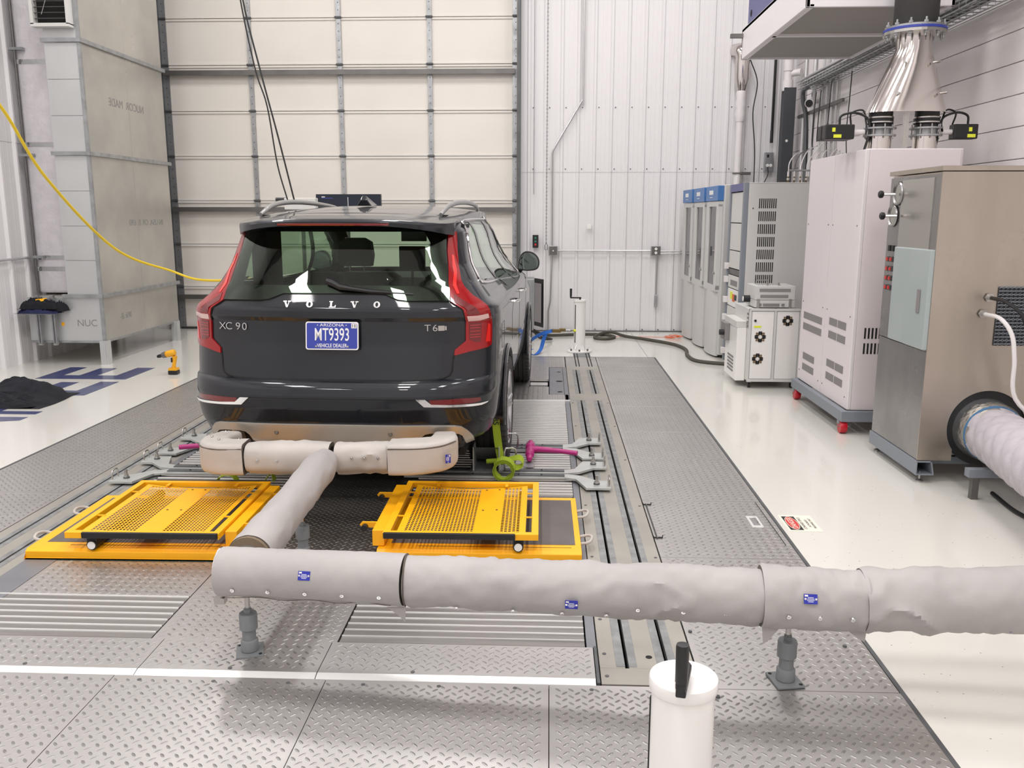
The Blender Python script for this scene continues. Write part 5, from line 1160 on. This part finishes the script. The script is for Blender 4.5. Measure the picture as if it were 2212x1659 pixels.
q = MB(); q.box(-.14, .0, .45, .68, .42, .60, 'vent'); q.cyl((-.19, .5, .5), (-.13, .5, .5), .03, 'black', 12); q.build('side_valve', wa, bev=.004)
q = MB(); q.box(-.10, .0, .1, .70, .60, .66, 'ltgrey'); q.box(-.002, .0, .03, .6, .66, .78, 'ltgrey'); q.build('side_cover', wa)
for z in (.13, .165, .20, .235, .27): q = MB(); q.box(-.093, -.089, .22, .5, z, z + .02, 'vent'); q.build('louvre', wa)
for z in (.70, .74, .62, .66): q = MB(); q.box(-.003, .0055, .025, .09, z - .01, z + .012, 'vent'); q.build('side_vent', wa)
for x, y in ((.04, .06), (.46, .06), (.04, .62), (.46, .62)):
    q = MB(); q.cyl((x - .012, y, .03), (x + .012, y, .03), .0285, 'black', 16); q.box(x - .018, x + .018, y - .02, y + .02, .055, .075, 'steel'); q.build('caster', wa)
# blower box on top
bb = thing('heater_box', 'grey vented box with clasps on top of the wheeled analyzer', 'instrument', (1.975, 8.70, .80))
q = MB(); q.box(.06, .45, .02, .40, .004, .075, 'greycab'); q.build('lower_case', bb, bev=.004)
q = MB(); q.box(.06, .45, .02, .40, .078, .215, 'greycab'); q.build('upper_case', bb, bev=.004)
for z, a, b in ((.175, .10, .40), (.115, .11, .38), (.03, .14, .30), (.03, .10, .125), (.03, .32, .35)): q = MB(); q.box(a, b, .014, .0205, z - .014, z + .014, 'vent'); q.build('vent_strip', bb)
for x in (.09, .40): q = MB(); q.box(x - .012, x + .012, .005, .02, .0, .09, 'steel'); q.build('clasp', bb, bev=.002)
for x in (.19, .30): q = MB(); q.cyl((x, .08, .215), (x, .08, .245), .009, 'steel', 10); q.build('post', bb)
for k in range(7): q = MB(); q.box(.12 + k * .035, .135 + k * .035, .15, .36, .2152, .2165, 'vent'); q.build('top_slot', bb)
q = MB(); q.tube([(.14, .36, .215), (.14, .36, .25), (.26, .36, .25), (.26, .36, .215)], .006, 'steel', 6); q.build('carry_handle', bb)
q = MB(); q.cyl((.0, .25, .07), (.06, .25, .07), .035, 'black', 16); q.cyl((-.01, .25, .07), (-.005, .25, .07), .025, 'whitep', 14); q.build('inlet_port', bb)
# white cart cabinet
wc = thing('sampling_cabinet', 'big white cabinet on a grey frame with red wheels', 'cabinet', (2.36, 6.86, 0))
q = MB(); q.box(.02, .72, .0, 1.40, .185, 2.19, 'whitecart'); q.build('body', wc, bev=.006)
for a, b in ((.005, .69), (.70, 1.395)): q = MB(); q.box(.0, .022, a, b, .19, 2.185, 'whitecart'); q.build('front_panel', wc, bev=.004)
q = MB(); q.box(.03, .70, -.012, .0, .19, 2.185, 'whitecart'); q.build('end_panel', wc, bev=.003)
q = MB(); q.box(.0, .03, -.014, .01, .19, 2.185, 'pvc'); q.build('corner_post', wc, bev=.006)
for y0, y1, zs_ in ((.76, 1.30, (.80, .70, .43, .33)), (.14, .56, (.83, .72, .48, .37))):
    for z in zs_:
        segs = [(y0, y1)] if y0 > .5 and z > .6 else ([(y0 + .15, y1 - .05)] if y0 > .5 else [(y0, (y0 + y1) / 2 - .01), ((y0 + y1) / 2 + .01, y1)])
        for a, b in segs: q = MB(); q.box(-.003, .0, a, b, z - .03, z + .03, 'vent'); q.build('perforated_vent', wc)
for z in (.80, .68):
    for k in range(8): q = MB(); x = .09 + k * .028; q.box(x, x + .013, -.0145, -.011, z - .042, z + .042, 'dark'); q.build('vent_slot', wc)
for y in (.06, .64, .76, 1.34):
    for z in (.28, .92, 1.62): q = MB(); q.cyl((-.001, y, z), (-.004, y, z), .006, 'strut', 8); q.build('panel_screw', wc)
for a in ((-.05, .74, -.05, .0), (-.05, .74, 1.36, 1.41), (-.05, .0, .0, 1.36), (.69, .74, .0, 1.36)): q = MB(); q.box(a[0], a[1], a[2], a[3], .10, .185, 'framegrey'); q.build('base_beam', wc, bev=.004)
for x, y in ((-.02, .0), (-.02, 1.30), (.64, .05), (.64, 1.30)):
    q = MB(); q.box(x - .035, x + .035, y - .01, y + .035, .075, .10, 'framegrey'); q.build('caster_fork', wc); q = MB(); q.lathe([(.02, -.026), (.048, -.026), (.052, -.018), (.052, .018), (.048, .026), (.02, .026)], (x, y, .053), 'redwheel', 24, 'x'); q.cyl((x - .045, y, .053), (x + .045, y, .053), .006, 'steel', 8); q.build('wheel', wc, smooth=True)
# polished stack and cone with valves
cn = thing('mixing_cone', 'polished steel cone joining two valve stacks into a black hose on the white cabinet', 'duct', (2.80, 7.12, 0))
def loft(name, secs, m, par, n=48):
    q = MB(); vs = []
    for cx, cy, rx, ry, z, e in secs:
        for j_ in range(n):
            a = 2 * pi * j_ / n; c, s = cos(a), sin(a); x = math.copysign(abs(c) ** (2 / e), c) * rx; y = math.copysign(abs(s) ** (2 / e), s) * ry
            vs.append((cx + x, cy + y, z))
    q.add(vs, [(i * n + j_, i * n + (j_ + 1) % n, (i + 1) * n + (j_ + 1) % n, (i + 1) * n + j_) for i in range(len(secs) - 1) for j_ in range(n)] + [tuple(range(n))[::-1], tuple((len(secs) - 1) * n + j_ for j_ in range(n))], m); return q.build(name, par, smooth=True)
CX_ = -.07
loft('cone', [(CX_, 0, .295, .15, 2.470, 2.6), (CX_, 0, .29, .15, 2.49, 2.5)] + [(CX_ + .02 * t, 0, .29 * (1 - t) + .128 * t, .15 * (1 - t) + .128 * t, 2.49 + .44 * t, 2.5 - .5 * t) for t in (.25, .5, .75, 1)] + [(CX_ + .02, 0, .128, .128, 3.03, 2)], 'mirror', cn)
q = MB(); q.lathe([(.128, 3.03), (.225, 3.035), (.225, 3.055), (.128, 3.055)], (CX_ + .02, 0, 0), 'steel', 36); q.build('lower_flange', cn)
q = MB(); q.lathe([(.128, 3.057), (.225, 3.057), (.225, 3.075), (.128, 3.075)], (CX_ + .02, 0, 0), 'plateblue', 36); q.build('gasket', cn)
q = MB(); q.lathe([(.152, 3.077), (.158, 3.09), (.158, 4.0)], (CX_ + .02, 0, 0), 'rubber', 36); q.build('rubber_hose', cn, smooth=True)
q = MB(); q.lathe([(.158, 3.077), (.21, 3.077), (.21, 3.092), (.158, 3.092)], (CX_ + .02, 0, 0), 'galv', 36); q.build('upper_flange', cn)
for i in range(12):
    a = i * pi / 6; x, y = CX_ + .02 + .2 * cos(a), .2 * sin(a); q = MB(); q.cyl((x, y, 3.0), (x, y, 3.13), .008, 'galv', 8); q.cyl((x, y, 3.092), (x, y, 3.108), .016, 'galv', 6); q.cyl((x, y, 3.018), (x, y, 3.034), .016, 'galv', 6); q.build('flange_bolt', cn)
for k, cx in enumerate((CX_ - .185, CX_ + .165)):
    q = MB(); q.lathe([(.09, 2.192), (.09, 2.30)], (cx, 0, 0), 'mirror', 28); q.build('stack_pipe', cn, smooth=True)
    q = MB(); q.lathe([(.12, 2.296), (.12, 2.308), (.085, 2.308), (.085, 2.35), (.12, 2.35), (.12, 2.362)], (cx, 0, 0), 'galv', 28); q.build('valve_flange', cn)
    for i in range(8): a = i * pi / 4; q = MB(); q.cyl((cx + .105 * cos(a), .105 * sin(a), 2.28), (cx + .105 * cos(a), .105 * sin(a), 2.385), .006, 'steel', 6); q.build('valve_bolt', cn)
    q = MB(); q.lathe([(.085, 2.362), (.085, 2.385), (.095, 2.39), (.095, 2.44), (.088, 2.445), (.088, 2.475)], (cx, 0, 0), 'black', 28); q.lathe([(.098, 2.395), (.098, 2.405)], (cx, 0, 0), 'steel', 28); q.lathe([(.098, 2.43), (.098, 2.44)], (cx, 0, 0), 'steel', 28); q.build('coupling', cn, smooth=True)
q = MB(); q.box(CX_ - .015, CX_ + .02, -.03, .0, 2.19, 2.47, 'steel'); q.build('center_post', cn)
for dx, z in ((-.10, 2.60), (.20, 2.60), (-.07, 2.82), (.13, 2.82)):
    rr = .15; q = MB(); q.cyl((CX_ + dx, -.12, z), (CX_ + dx + .03 * (1 if dx > 0 else -1), -.17, z + .0), .009, 'steel', 8); q.build('port_fitting', cn)
for s, x0, ln in ((-1, CX_ - .30, .22), (1, CX_ + .27, .18)):
    for dy in ((0, .12) if s < 0 else (0,)):
        q = MB(); q.cyl((x0, dy, 2.33), (x0 + s * .09, dy, 2.33), .02, 'pvc', 14); q.build('actuator_neck', cn)
        q = MB(); x1 = x0 + s * .09; q.box(min(x1, x1 + s * ln), max(x1, x1 + s * ln), dy - .05, dy + .05, 2.275, 2.385, 'black'); q.build('actuator', cn, bev=.008)
        q = MB(); q.box(min(x1 + s * .1, x1 + s * .16), max(x1 + s * .1, x1 + s * .16), dy - .053, dy - .05, 2.285, 2.31, 'cone_y'); q.box(x1 + s * (ln - .06) - .012, x1 + s * (ln - .06) + .012, dy - .053, dy - .05, 2.33, 2.36, 'cone_y'); q.build('warning_label', cn)
    q = MB(); q.tube(curve([(x0 + s * .2, -.02, 2.385), (x0 + s * .19, -.02, 2.45), (x0 + s * .1, -.04, 2.47), (x0 - s * .0, -.04, 2.43), (x0 - s * .02, -.05, 2.33), (x0 - s * .02 - .03, -.05, 2.19)], 6), .009, 'black', 6); q.build('actuator_cable', cn, smooth=True)
    q = MB(); q.tube(curve([(x0 + s * .1, .02, 2.385), (x0 + s * .11, -.0, 2.47), (x0 + s * .03, -.02, 2.49), (x0 - s * .0, -.02, 2.40), (x0 + s * .0, -.05, 2.33)], 6), .007, 'black', 6); q.build('actuator_cable', cn, smooth=True)
# stainless cabinet
sc = thing('stainless_cabinet', 'large brushed stainless cabinet with hand knobs and a pale green access door at right', 'cabinet', (2.38, 5.55, 0))
ports = []
q = MB(); q.box(.004, .012, .0, .81, .15, .85, 'sst2'); q.build('lower_front_panel', sc); q = MB(); q.box(.002, .012, .0, .81, .856, 1.95, 'sst2'); q.build('upper_front_panel', sc)
q = MB(); q.box(-.006, 1.3, -.01, .83, 1.965, 1.995, 'sst'); q.build('top_cover', sc, bev=.002)
q = MB(); q.box(.012, 1.3, .02, .80, 1.0, 1.96, 'sst'); q.box(.012, .2, .02, .80, .15, 1.0, 'sst'); q.box(.012, 1.3, .4, .80, .15, 1.0, 'sst'); q.build('inner_box', sc)
cxh, czh, rh = .415, .365, .245; poly = [(.0, .15), (.215, .15), (.215, .225)]
for i in range(41):
    a = R(215) - R(250) * i / 40; poly.append((cxh + rh * cos(a), czh + rh * sin(a)))
poly += [(1.3, .225), (1.3, 1.96), (.0, 1.96)]
q = MB(); q.prism(poly, 'y', -.004, .004, 'sst'); q.build('side_panel', sc)
q = MB(); q.lathe([(rh - .02, .01), (rh + .004, .01), (rh + .004, .03), (rh - .02, .03)], (cxh, 0, czh), 'black', 48, 'y'); q.lathe([(.0, .12), (rh - .018, .12), (rh - .018, .02)], (cxh, 0, czh), 'ventdk', 48, 'y'); q.build('duct_port', sc)
q = MB(); q.box(-.003, .0035, .10, .60, 1.45, 1.93, 'steel'); q.build('cover_plate', sc)
for y, z in ((.655, 1.845), (.72, 1.70)):
    q = MB(); q.lathe([(.062, 0), (.072, -.010), (.076, -.010), (.08, .0)], (-.004, y, z), 'sst2', 32, 'x'); q.build('port_ring', sc); q = MB(); q.cyl((-.0045, y, z), (-.003, y, z), .066, 'steel', 32); q.build('port_disc', sc)
    q = MB(); y2 = y + (.03 if z > 1.8 else -.09); q.cyl((-.02, y2 - .02, z - .005), (-.10, y2 - .0, z - .005), .010, 'steel', 10); q.build('knob_stem', sc); q = MB(); q.lathe([(.012, .02), (.024, .012), (.026, -.006), (.018, -.014), (0, -.015)], (-.11, y2, z - .005), 'black', 12, 'x'); q.build('hand_knob', sc, smooth=True)
q = MB(); q.box(-.030, .002, .0, .575, .865, 1.49, 'doorgrn'); q.build('access_door', sc, bev=.006)
q = MB(); q.box(-.037, -.030, .09, .135, 1.09, 1.24, 'vent'); q.build('door_latch', sc, bev=.003)
for y in (.735, .672):
    q = MB(); q.box(-.008, .002, y - .018, y + .018, 1.455, 1.495, 'black'); q.build('meter', sc)
    for z in (1.40, 1.335, 1.27, 1.205): q = MB(); q.box(-.012, .002, y - .020, y + .020, z - .018, z + .018, 'strut'); q.build('switch_body', sc); q = MB(); q.box(-.018, -.012, y - .012, y + .012, z - .011, z + .011, 'signr'); q.build('switch_button', sc)
q = MB(); q.box(.40, .85, -.010, -.004, .90, 1.26, 'ventdk'); q.build('mesh_panel', sc)
for i in range(17):
    for k in range(2):
        q = MB(); z = .905 + i * .022; pts = [(.40 + j_ * .026, -.014, z + (.011 if (j_ + k) % 2 else 0)) for j_ in range(18)]; q.tube(pts, .0022, 'framegrey', 4); q.build('mesh_strand', sc)
for x, z in ((.345, 1.20), (.315, 1.10)): q = MB(); q.cyl((x, -.004, z), (x, -.05, z), .016, 'brass' if 0 else 'steel', 10); q.cyl((x, -.015, z), (x, -.025, z), .028, 'steel', 6); q.build('hose_fitting', sc)
for a in ((-.0, .09, 0),): 
    q = MB(); q.box(-.006, .0, -.02, .82, .055, .145, 'framegrey'); q.box(.0, .10, -.02, .82, .055, .062, 'framegrey'); q.box(.0, .085, -.015, .82, .138, .145, 'framegrey'); q.prism([(.085, .138), (.092, .138), (.11, .055), (.10, .055)], 'y', -.02, .82, 'framegrey'); q.build('base_channel', sc)
q = MB(); q.box(.7, .76, -.02, .82, .055, .145, 'framegrey'); q.build('base_channel', sc)
q = MB(); q.box(.1, 1.3, .10, .14, .10, .148, 'framegrey'); q.build('cross_channel', sc); q = MB(); q.box(.1, 1.3, .10, .14, .21, .26, 'framegrey'); q.build('cross_channel', sc)
for x, y in ((.04, .03), (.04, .78), (.72, .03), (.72, .78)): q = MB(); q.cyl((x, y, .01), (x, y, .07), .006, 'steel', 8); q.lathe([(.024, .001), (.024, .008), (.01, .018)], (x, y, 0), 'steel', 18); q.build('leveling_foot', sc, smooth=True)
# hoses on the stainless cabinet
q = MB(); q.tube(curve([(2.725, 5.50, 1.20), (2.74, 5.36, 1.19), (2.80, 5.28, 1.12), (2.84, 5.26, 1.0), (2.90, 5.26, .8), (3.02, 5.26, .45), (3.10, 5.2, .12), (3.2, 5.1, .014)], 6), .012, 'black', 8); tag(q.build('black_hose', smooth=True), 'black hose from the upper fitting on the stainless cabinet', 'hose')
q = MB(); q.tube(curve([(2.695, 5.50, 1.10), (2.71, 5.34, 1.09), (2.75, 5.27, 1.0), (2.77, 5.25, .85), (2.80, 5.25, .62), (3.0, 5.2, .42), (3.1, 5.1, .2), (3.15, 5.0, .016)], 6), .013, 'pvc', 8); tag(q.build('clear_hose', smooth=True), 'pale translucent hose from the lower fitting on the stainless cabinet', 'hose')
# quilted duct
qd = thing('quilted_duct', 'quilted silver-grey insulated duct leaving the round port of the stainless cabinet', 'duct', (2.79, 5.5, .36))
def quilt(name, A, Bp, r0, r1, m, par, n=48, k=70):
    A, Bp = V(A), V(Bp); q = MB(); d = (Bp - A).normalized(); u = V((0, 0, 1)); a = d.cross(u).normalized(); u = a.cross(d); L_ = (Bp - A).length; vs = []
    for i in range(k + 1):
        t = i / k; r = r0 + (r1 - r0) * t
        for j_ in range(n):
            an = 2 * pi * j_ / n; s1 = (t * L_ / .16 + j_ / n * 5) % 1; s2 = (t * L_ / .16 - j_ / n * 5) % 1
            dd = min(abs(s1 - .5) * 2, 1); ee = min(abs(s2 - .5) * 2, 1); h = .016 * (1 - max(dd, ee) ** 5) + .003 * noise.noise(V((i * .2, j_ * .3, 0)))
            vs.append(A + d * t * L_ + (a * cos(an) + u * sin(an)) * (r + h))
    q.add(vs, [(i * n + j_, i * n + (j_ + 1) % n, (i + 1) * n + (j_ + 1) % n, (i + 1) * n + j_) for i in range(k) for j_ in range(n)], m); return q.build(name, par, smooth=True)
q = MB(); q.tube([(0, .08, .0), (0, -.05, -.0), (-.02, -.16, .0)], [.20, .19, .165], 'foil', 32); q.build('foil_neck', qd, smooth=True)
q = MB(); q.tube([(-.008, -.085, 0), (-.014, -.115, 0)], [.182, .178], 'bluetape', 32); q.build('tape_band', qd, smooth=True)
quilt('quilted_jacket', (-.012, -.105, 0), (-.24, -1.55, .0), .160, .160, 'quilt', qd)
quilt('quilted_jacket', (-.24, -1.5, .0), (-.37, -2.62, .02), .150, .12, 'quilt', qd, k=40)
st_ = thing('duct_cradle', 'blue painted steel stand under the quilted duct at the right edge', 'stand', (2.9, 4.9, 0))
q = MB(); q.tube([(-.05, .45, .20), (.05, -.5, .06), (.08, -.8, .03)], .028, 'bluepaint', 4); q.build('brace', st_); q = MB(); q.box(-.35, .15, .30, .36, .14, .19, 'framegrey'); q.build('crossbar', st_)
for x in (-.3, .12): q = MB(); q.box(x - .02, x + .02, .31, .35, 0, .14, 'strut'); q.build('leg', st_)
q = MB(); q.tube(curve([(2.75, 5.3, .014), (2.72, 4.9, .014), (2.85, 4.6, .014), (3.2, 4.5, .014)], 6), .013, 'black', 8); tag(q.build('floor_hose', smooth=True), 'black hose lying on the floor under the quilted duct', 'hose')
# ================================================================ OVERHEAD HOOD AND WALL SERVICES
hd = thing('ventilation_hood', 'large white overhead hood with two recessed grey panels above the cabinets', 'hood', (2.68, 8.8, 3.31))
HX0, HX1, HY0, HY1 = -.67, .48, -1.38, 1.02
for b, nm in (((HX0, HX0 + .03, HY0, HY1, .0, .30), 'side_skirt'), ((HX1 - .03, HX1, HY0, HY1, 0, .30), 'side_skirt'), ((HX0, HX1, HY1 - .03, HY1, 0, .30), 'end_skirt'), ((HX0, HX1, HY0, HY0 + .03, 0, .30), 'end_skirt')):
    q = MB(); q.box(*b, 'hood'); q.build(nm, hd, bev=.004)
q = MB(); q.box(HX0, HX1, HY0, HY1, .27, .30, 'hood'); q.build('top_cover', hd)
for a, b in ((HY0 + .05, -.23), (-.17, HY1 - .03)): q = MB(); q.box(HX0 + .05, HX1 - .03, a, b, .02, .035, 'hoodpanel'); q.build('filter_panel', hd)
q = MB(); q.box(HX0 + .03, HX1 - .03, -.23, -.17, .0, .03, 'hood'); q.build('divider', hd)
for a in ((HX0 + .03, HX0 + .06, HY0, HY1, 0, .02),): q = MB(); q.box(*a, 'hood'); q.build('rim', hd)
for x, y in ((-.5, -1.2), (.5, -1.2), (-.5, .9), (.5, .9)): q = MB(); q.cyl((x, y, .3), (x, y, HC - 3.31), .008, 'galv', 6); q.build('hanger_rod', hd)
q = MB(); q.box(-.80, -.66, .95, 1.0, .21, .25, 'strut'); q.build('end_bracket', hd)
bl = thing('blue_fan_unit', 'blue-grey fan casing above the left edge of the white hood', 'fan unit', (2.45, 9.35, 3.70)); q = MB(); q.box(-.37, .5, -.6, .55, -.08, .3, 'hoodblue'); q.build('casing', bl, bev=.01); q = MB(); q.cyl((-.373, .40, .06), (-.368, .40, .06), .035, 'dark', 16); q.build('port', bl)
# vent pipe on back wall near cabinets
vp = thing('exhaust_vent_pipe', 'white vertical vent pipe with shiny metal elbow on the back wall', 'pipe', (2.655, 12.85, 0))
q = MB(); q.cyl((0, 0, 2.0), (-.0, 0, 3.0), .05, 'pvc', 20); q.build('lower_pipe', vp, smooth=True); q = MB(); q.lathe([(.056, 2.98), (.062, 3.0), (.062, 3.04), (.075, 3.1), (.06, 3.16), (.075, 3.22), (.06, 3.3), (.07, 3.36), (.058, 3.4)], (0, 0, 0), 'pvc', 20); q.build('pipe_joint', vp, smooth=True)
q = MB(); q.lathe([(.055, 3.38), (.08, 3.46), (.10, 3.55), (.10, 3.78)], (0, 0, 0), 'mirror', 24); q.tube(curve([(0, 0, 3.75), (0, .0, 3.86), (-.03, .03, 3.93), (-.06, .14, 3.95)], 5), .10, 'mirror', 24); q.build('metal_elbow', vp, smooth=True)
q = MB(); q.box(.03, .2, .05, .09, 2.26, 2.30, 'strut'); q.box(-.06, .06, -.055, .06, 2.27, 2.29, 'strut'); q.build('pipe_bracket', vp)
cond(curve([(2.75, 12.8, 3.8), (2.86, 12.8, 3.5), (2.82, 12.8, 3.1), (2.87, 12.8, 2.6), (2.86, 12.7, 2.05)], 6), .008, 'black cord dangling beside the white vent pipe', 'cord', 'power_cord', 'black')
q = MB(); q.box(3.115, 3.145, 12.92, 12.96, 2.85, 5.0, 'black'); q.cyl((3.12, 12.9, 2.7), (3.12, 12.9, 2.87), .022, 'black', 8); tag(q.build('wall_rod'), 'dark vertical rod on the back wall behind the hood', 'rod')
t = wbox('outlet_box', 'grey outlet box beside the dark drain pipe above the grey rack', 'outlet', 3.10, 2.44, .12, .26); q = MB(); q.box(-.03, -.005, -.066, -.06, .06, .1, 'black'); q.cyl((-.02, -.06, -.05), (-.02, -.07, -.05), .022, 'whitep', 12); q.cyl((.025, -.06, -.05), (.025, -.07, -.05), .022, 'whitep', 12); q.build('socket_face', t)
cond(curve([(3.08, 12.86, 2.37), (3.08, 12.85, 2.25), (3.0, 12.8, 2.1), (2.95, 12.6, 2.03)], 5), .007, 'black plug cord from the outlet box to the grey rack', 'cord', 'plug_cord', 'black')
dp = thing('drain_pipe', 'white plastic pipe with a tee going into a dark square downpipe in the right corner', 'pipe', (3.26, 12.62, 0))
q = MB(); q.box(-.085, .075, -.07, .09, .0, 3.40, 'greypd'); q.build('downpipe', dp, bev=.004); q = MB(); q.cyl((-.02, -.075, 2.70), (-.02, -.068, 2.70), .018, 'whitep', 12); q.build('cap', dp)
q = MB(); q.cyl((-.03, 0, 3.40), (-.03, 0, 4.6), .055, 'pvc', 20); q.build('pipe', dp, smooth=True); q = MB(); q.cyl((-.03, 0, 3.36), (-.03, 0, 3.5), .07, 'pvc', 20); q.cyl((-.03, 0, 3.62), (-.03, 0, 3.8), .065, 'pvc', 20); q.tube([(-.03, 0, 3.58), (.08, -.02, 3.6), (.13, -.06, 3.6)], [.045, .045, .05], 'pvc', 16); q.build('tee', dp, smooth=True)
# vertical tubes on the right wall
for k, (y, r) in enumerate([(12.42, .02), (12.0, .026), (11.62, .014), (11.42, .018), (11.2, .018), (11.02, .016)]):
    cond([(3.41, y, 2.2), (3.41, y, 4.6)], r, ['farthest', 'second', 'third', 'fourth', 'fifth', 'nearest'][k] + ' of the vertical metal tubes on the right wall under the hood', 'tube', 'service_tube')['group'] = 'vertical tubes on the right wall'
q = MB(); q.box(3.37, 3.40, 10.7, 12.55, 2.99, 3.03, 'strut'); tag(q.build('tube_support'), 'dark horizontal strut holding the vertical tubes', 'strut')
cmr = thing('security_camera', 'white bullet camera between the vertical tubes on the right wall', 'camera', (3.33, 11.75, 3.10)); q = MB(); q.tube([(-.10, -.22, -.03), (.0, .0, .02)], .055, 'whitep', 20); q.build('housing', cmr, smooth=True); q = MB(); q.cyl((-.105, -.23, -.032), (-.10, -.215, -.03), .045, 'black', 20); q.build('lens', cmr); q = MB(); q.tube([(.0, -.02, .0), (.05, .1, .04), (.1, .15, .04)], .03, 'whitep', 12); q.build('mount', cmr, smooth=True)
ct = thing('cable_tray', 'wire cable tray full of grey cables rising along the right wall', 'cable tray', (3.3, 9, 3.28))
for dz in (.0, .06):
    for dx in (-.12, .0, .1): q = MB(); q.tube([(dx, -6, dz), (dx, 2.9, dz)], .006, 'galv', 6); q.build('tray_wire', ct)
for i in range(58): 
    y = -4 + i * .12
    if i == 0: q = MB(); q.tube([(-.12, y, .06), (-.12, y, 0), (.1, y, 0), (.1, y, .06)], .004, 'galv', 4); w0 = q.build('tray_rib', ct)
    else: o = copyp(w0, ct); o.location = (0, .12 * i, 0)
for k in range(14):
    dx = -.10 + .19 * (k % 7) / 6; q = MB(); q.tube(curve([(dx + random.uniform(-.02, .02), -6 + t * 1.1, .02 + .02 * (k // 7) + random.uniform(-.0, .03)) for t in range(9)], 3), .011, 'strut' if k % 3 else 'galv', 6); q.build('cable', ct, smooth=True)
q = MB(); q.tube(curve([(-.02, 2.8, .03), (-.02, 3.0, .0), (-.0, 3.06, -.12), (.06, 3.08, -.4), (.09, 3.08, -1.2)], 6), .03, 'galv_dk', 8); q.build('tray_drop', ct, smooth=True)
q = MB(); q.cyl((-.06, -6, .13), (-.06, 3.0, .13), .018, 'conduit', 10); q.cyl((.0, -6, .15), (.0, 3.0, .15), .014, 'conduit', 10); q.build('tray_conduit', ct, smooth=True)
for i, (a, b, c) in enumerate([(10.9, 2.2, 3.25), (10.2, 2.2, 3.25), (11.5, 2.5, 3.2), (11.3, 2.7, 3.2)]):
    cond(curve([(3.3, a, c), (3.26, a - .1, 2.9), (3.3, a + .05, 2.6), (3.25, a - .2, b)], 6), .006, ['black cable hanging from the tray above the white cabinet', 'right black cable hanging from the tray above the white cabinet', 'looped thin cable hanging by the security camera', 'second thin cable hanging by the security camera'][i], 'cable', 'hanging_cable', 'black')
gm = thing('gas_manifold', 'row of small gas regulators with looping tubes above the grey rack', 'manifold', (3.1, 10.6, 2.04))
q = MB(); q.cyl((-.32, 0, .17), (.25, 0, .17), .012, 'conduit', 8); q.build('rail', gm)
for k in range(9):
    x = -.32 + k * .07; q = MB(); q.cyl((x, 0, .0), (x, 0, .10), .010, 'brass', 8); q.cyl((x, 0, .06), (x, 0, .085), .018, 'steel', 8); q.cyl((x, 0, .10), (x, 0, .16), .012, 'pvc', 8); q.build('regulator', gm)
    q = MB(); q.tube(curve([(x, 0, .16), (x + .02, .05, .26), (x + .12, .2, .36 + .02 * (k % 3)), (x + .3, .5, .42 + .03 * (k % 4))], 6), .006, 'pvc' if k != 1 else 'strut', 6); q.build('gas_tube', gm, smooth=True)
rb = thing('wall_standoff', 'row of white conduit straps on the back wall conduit', 'strap') if 0 else None
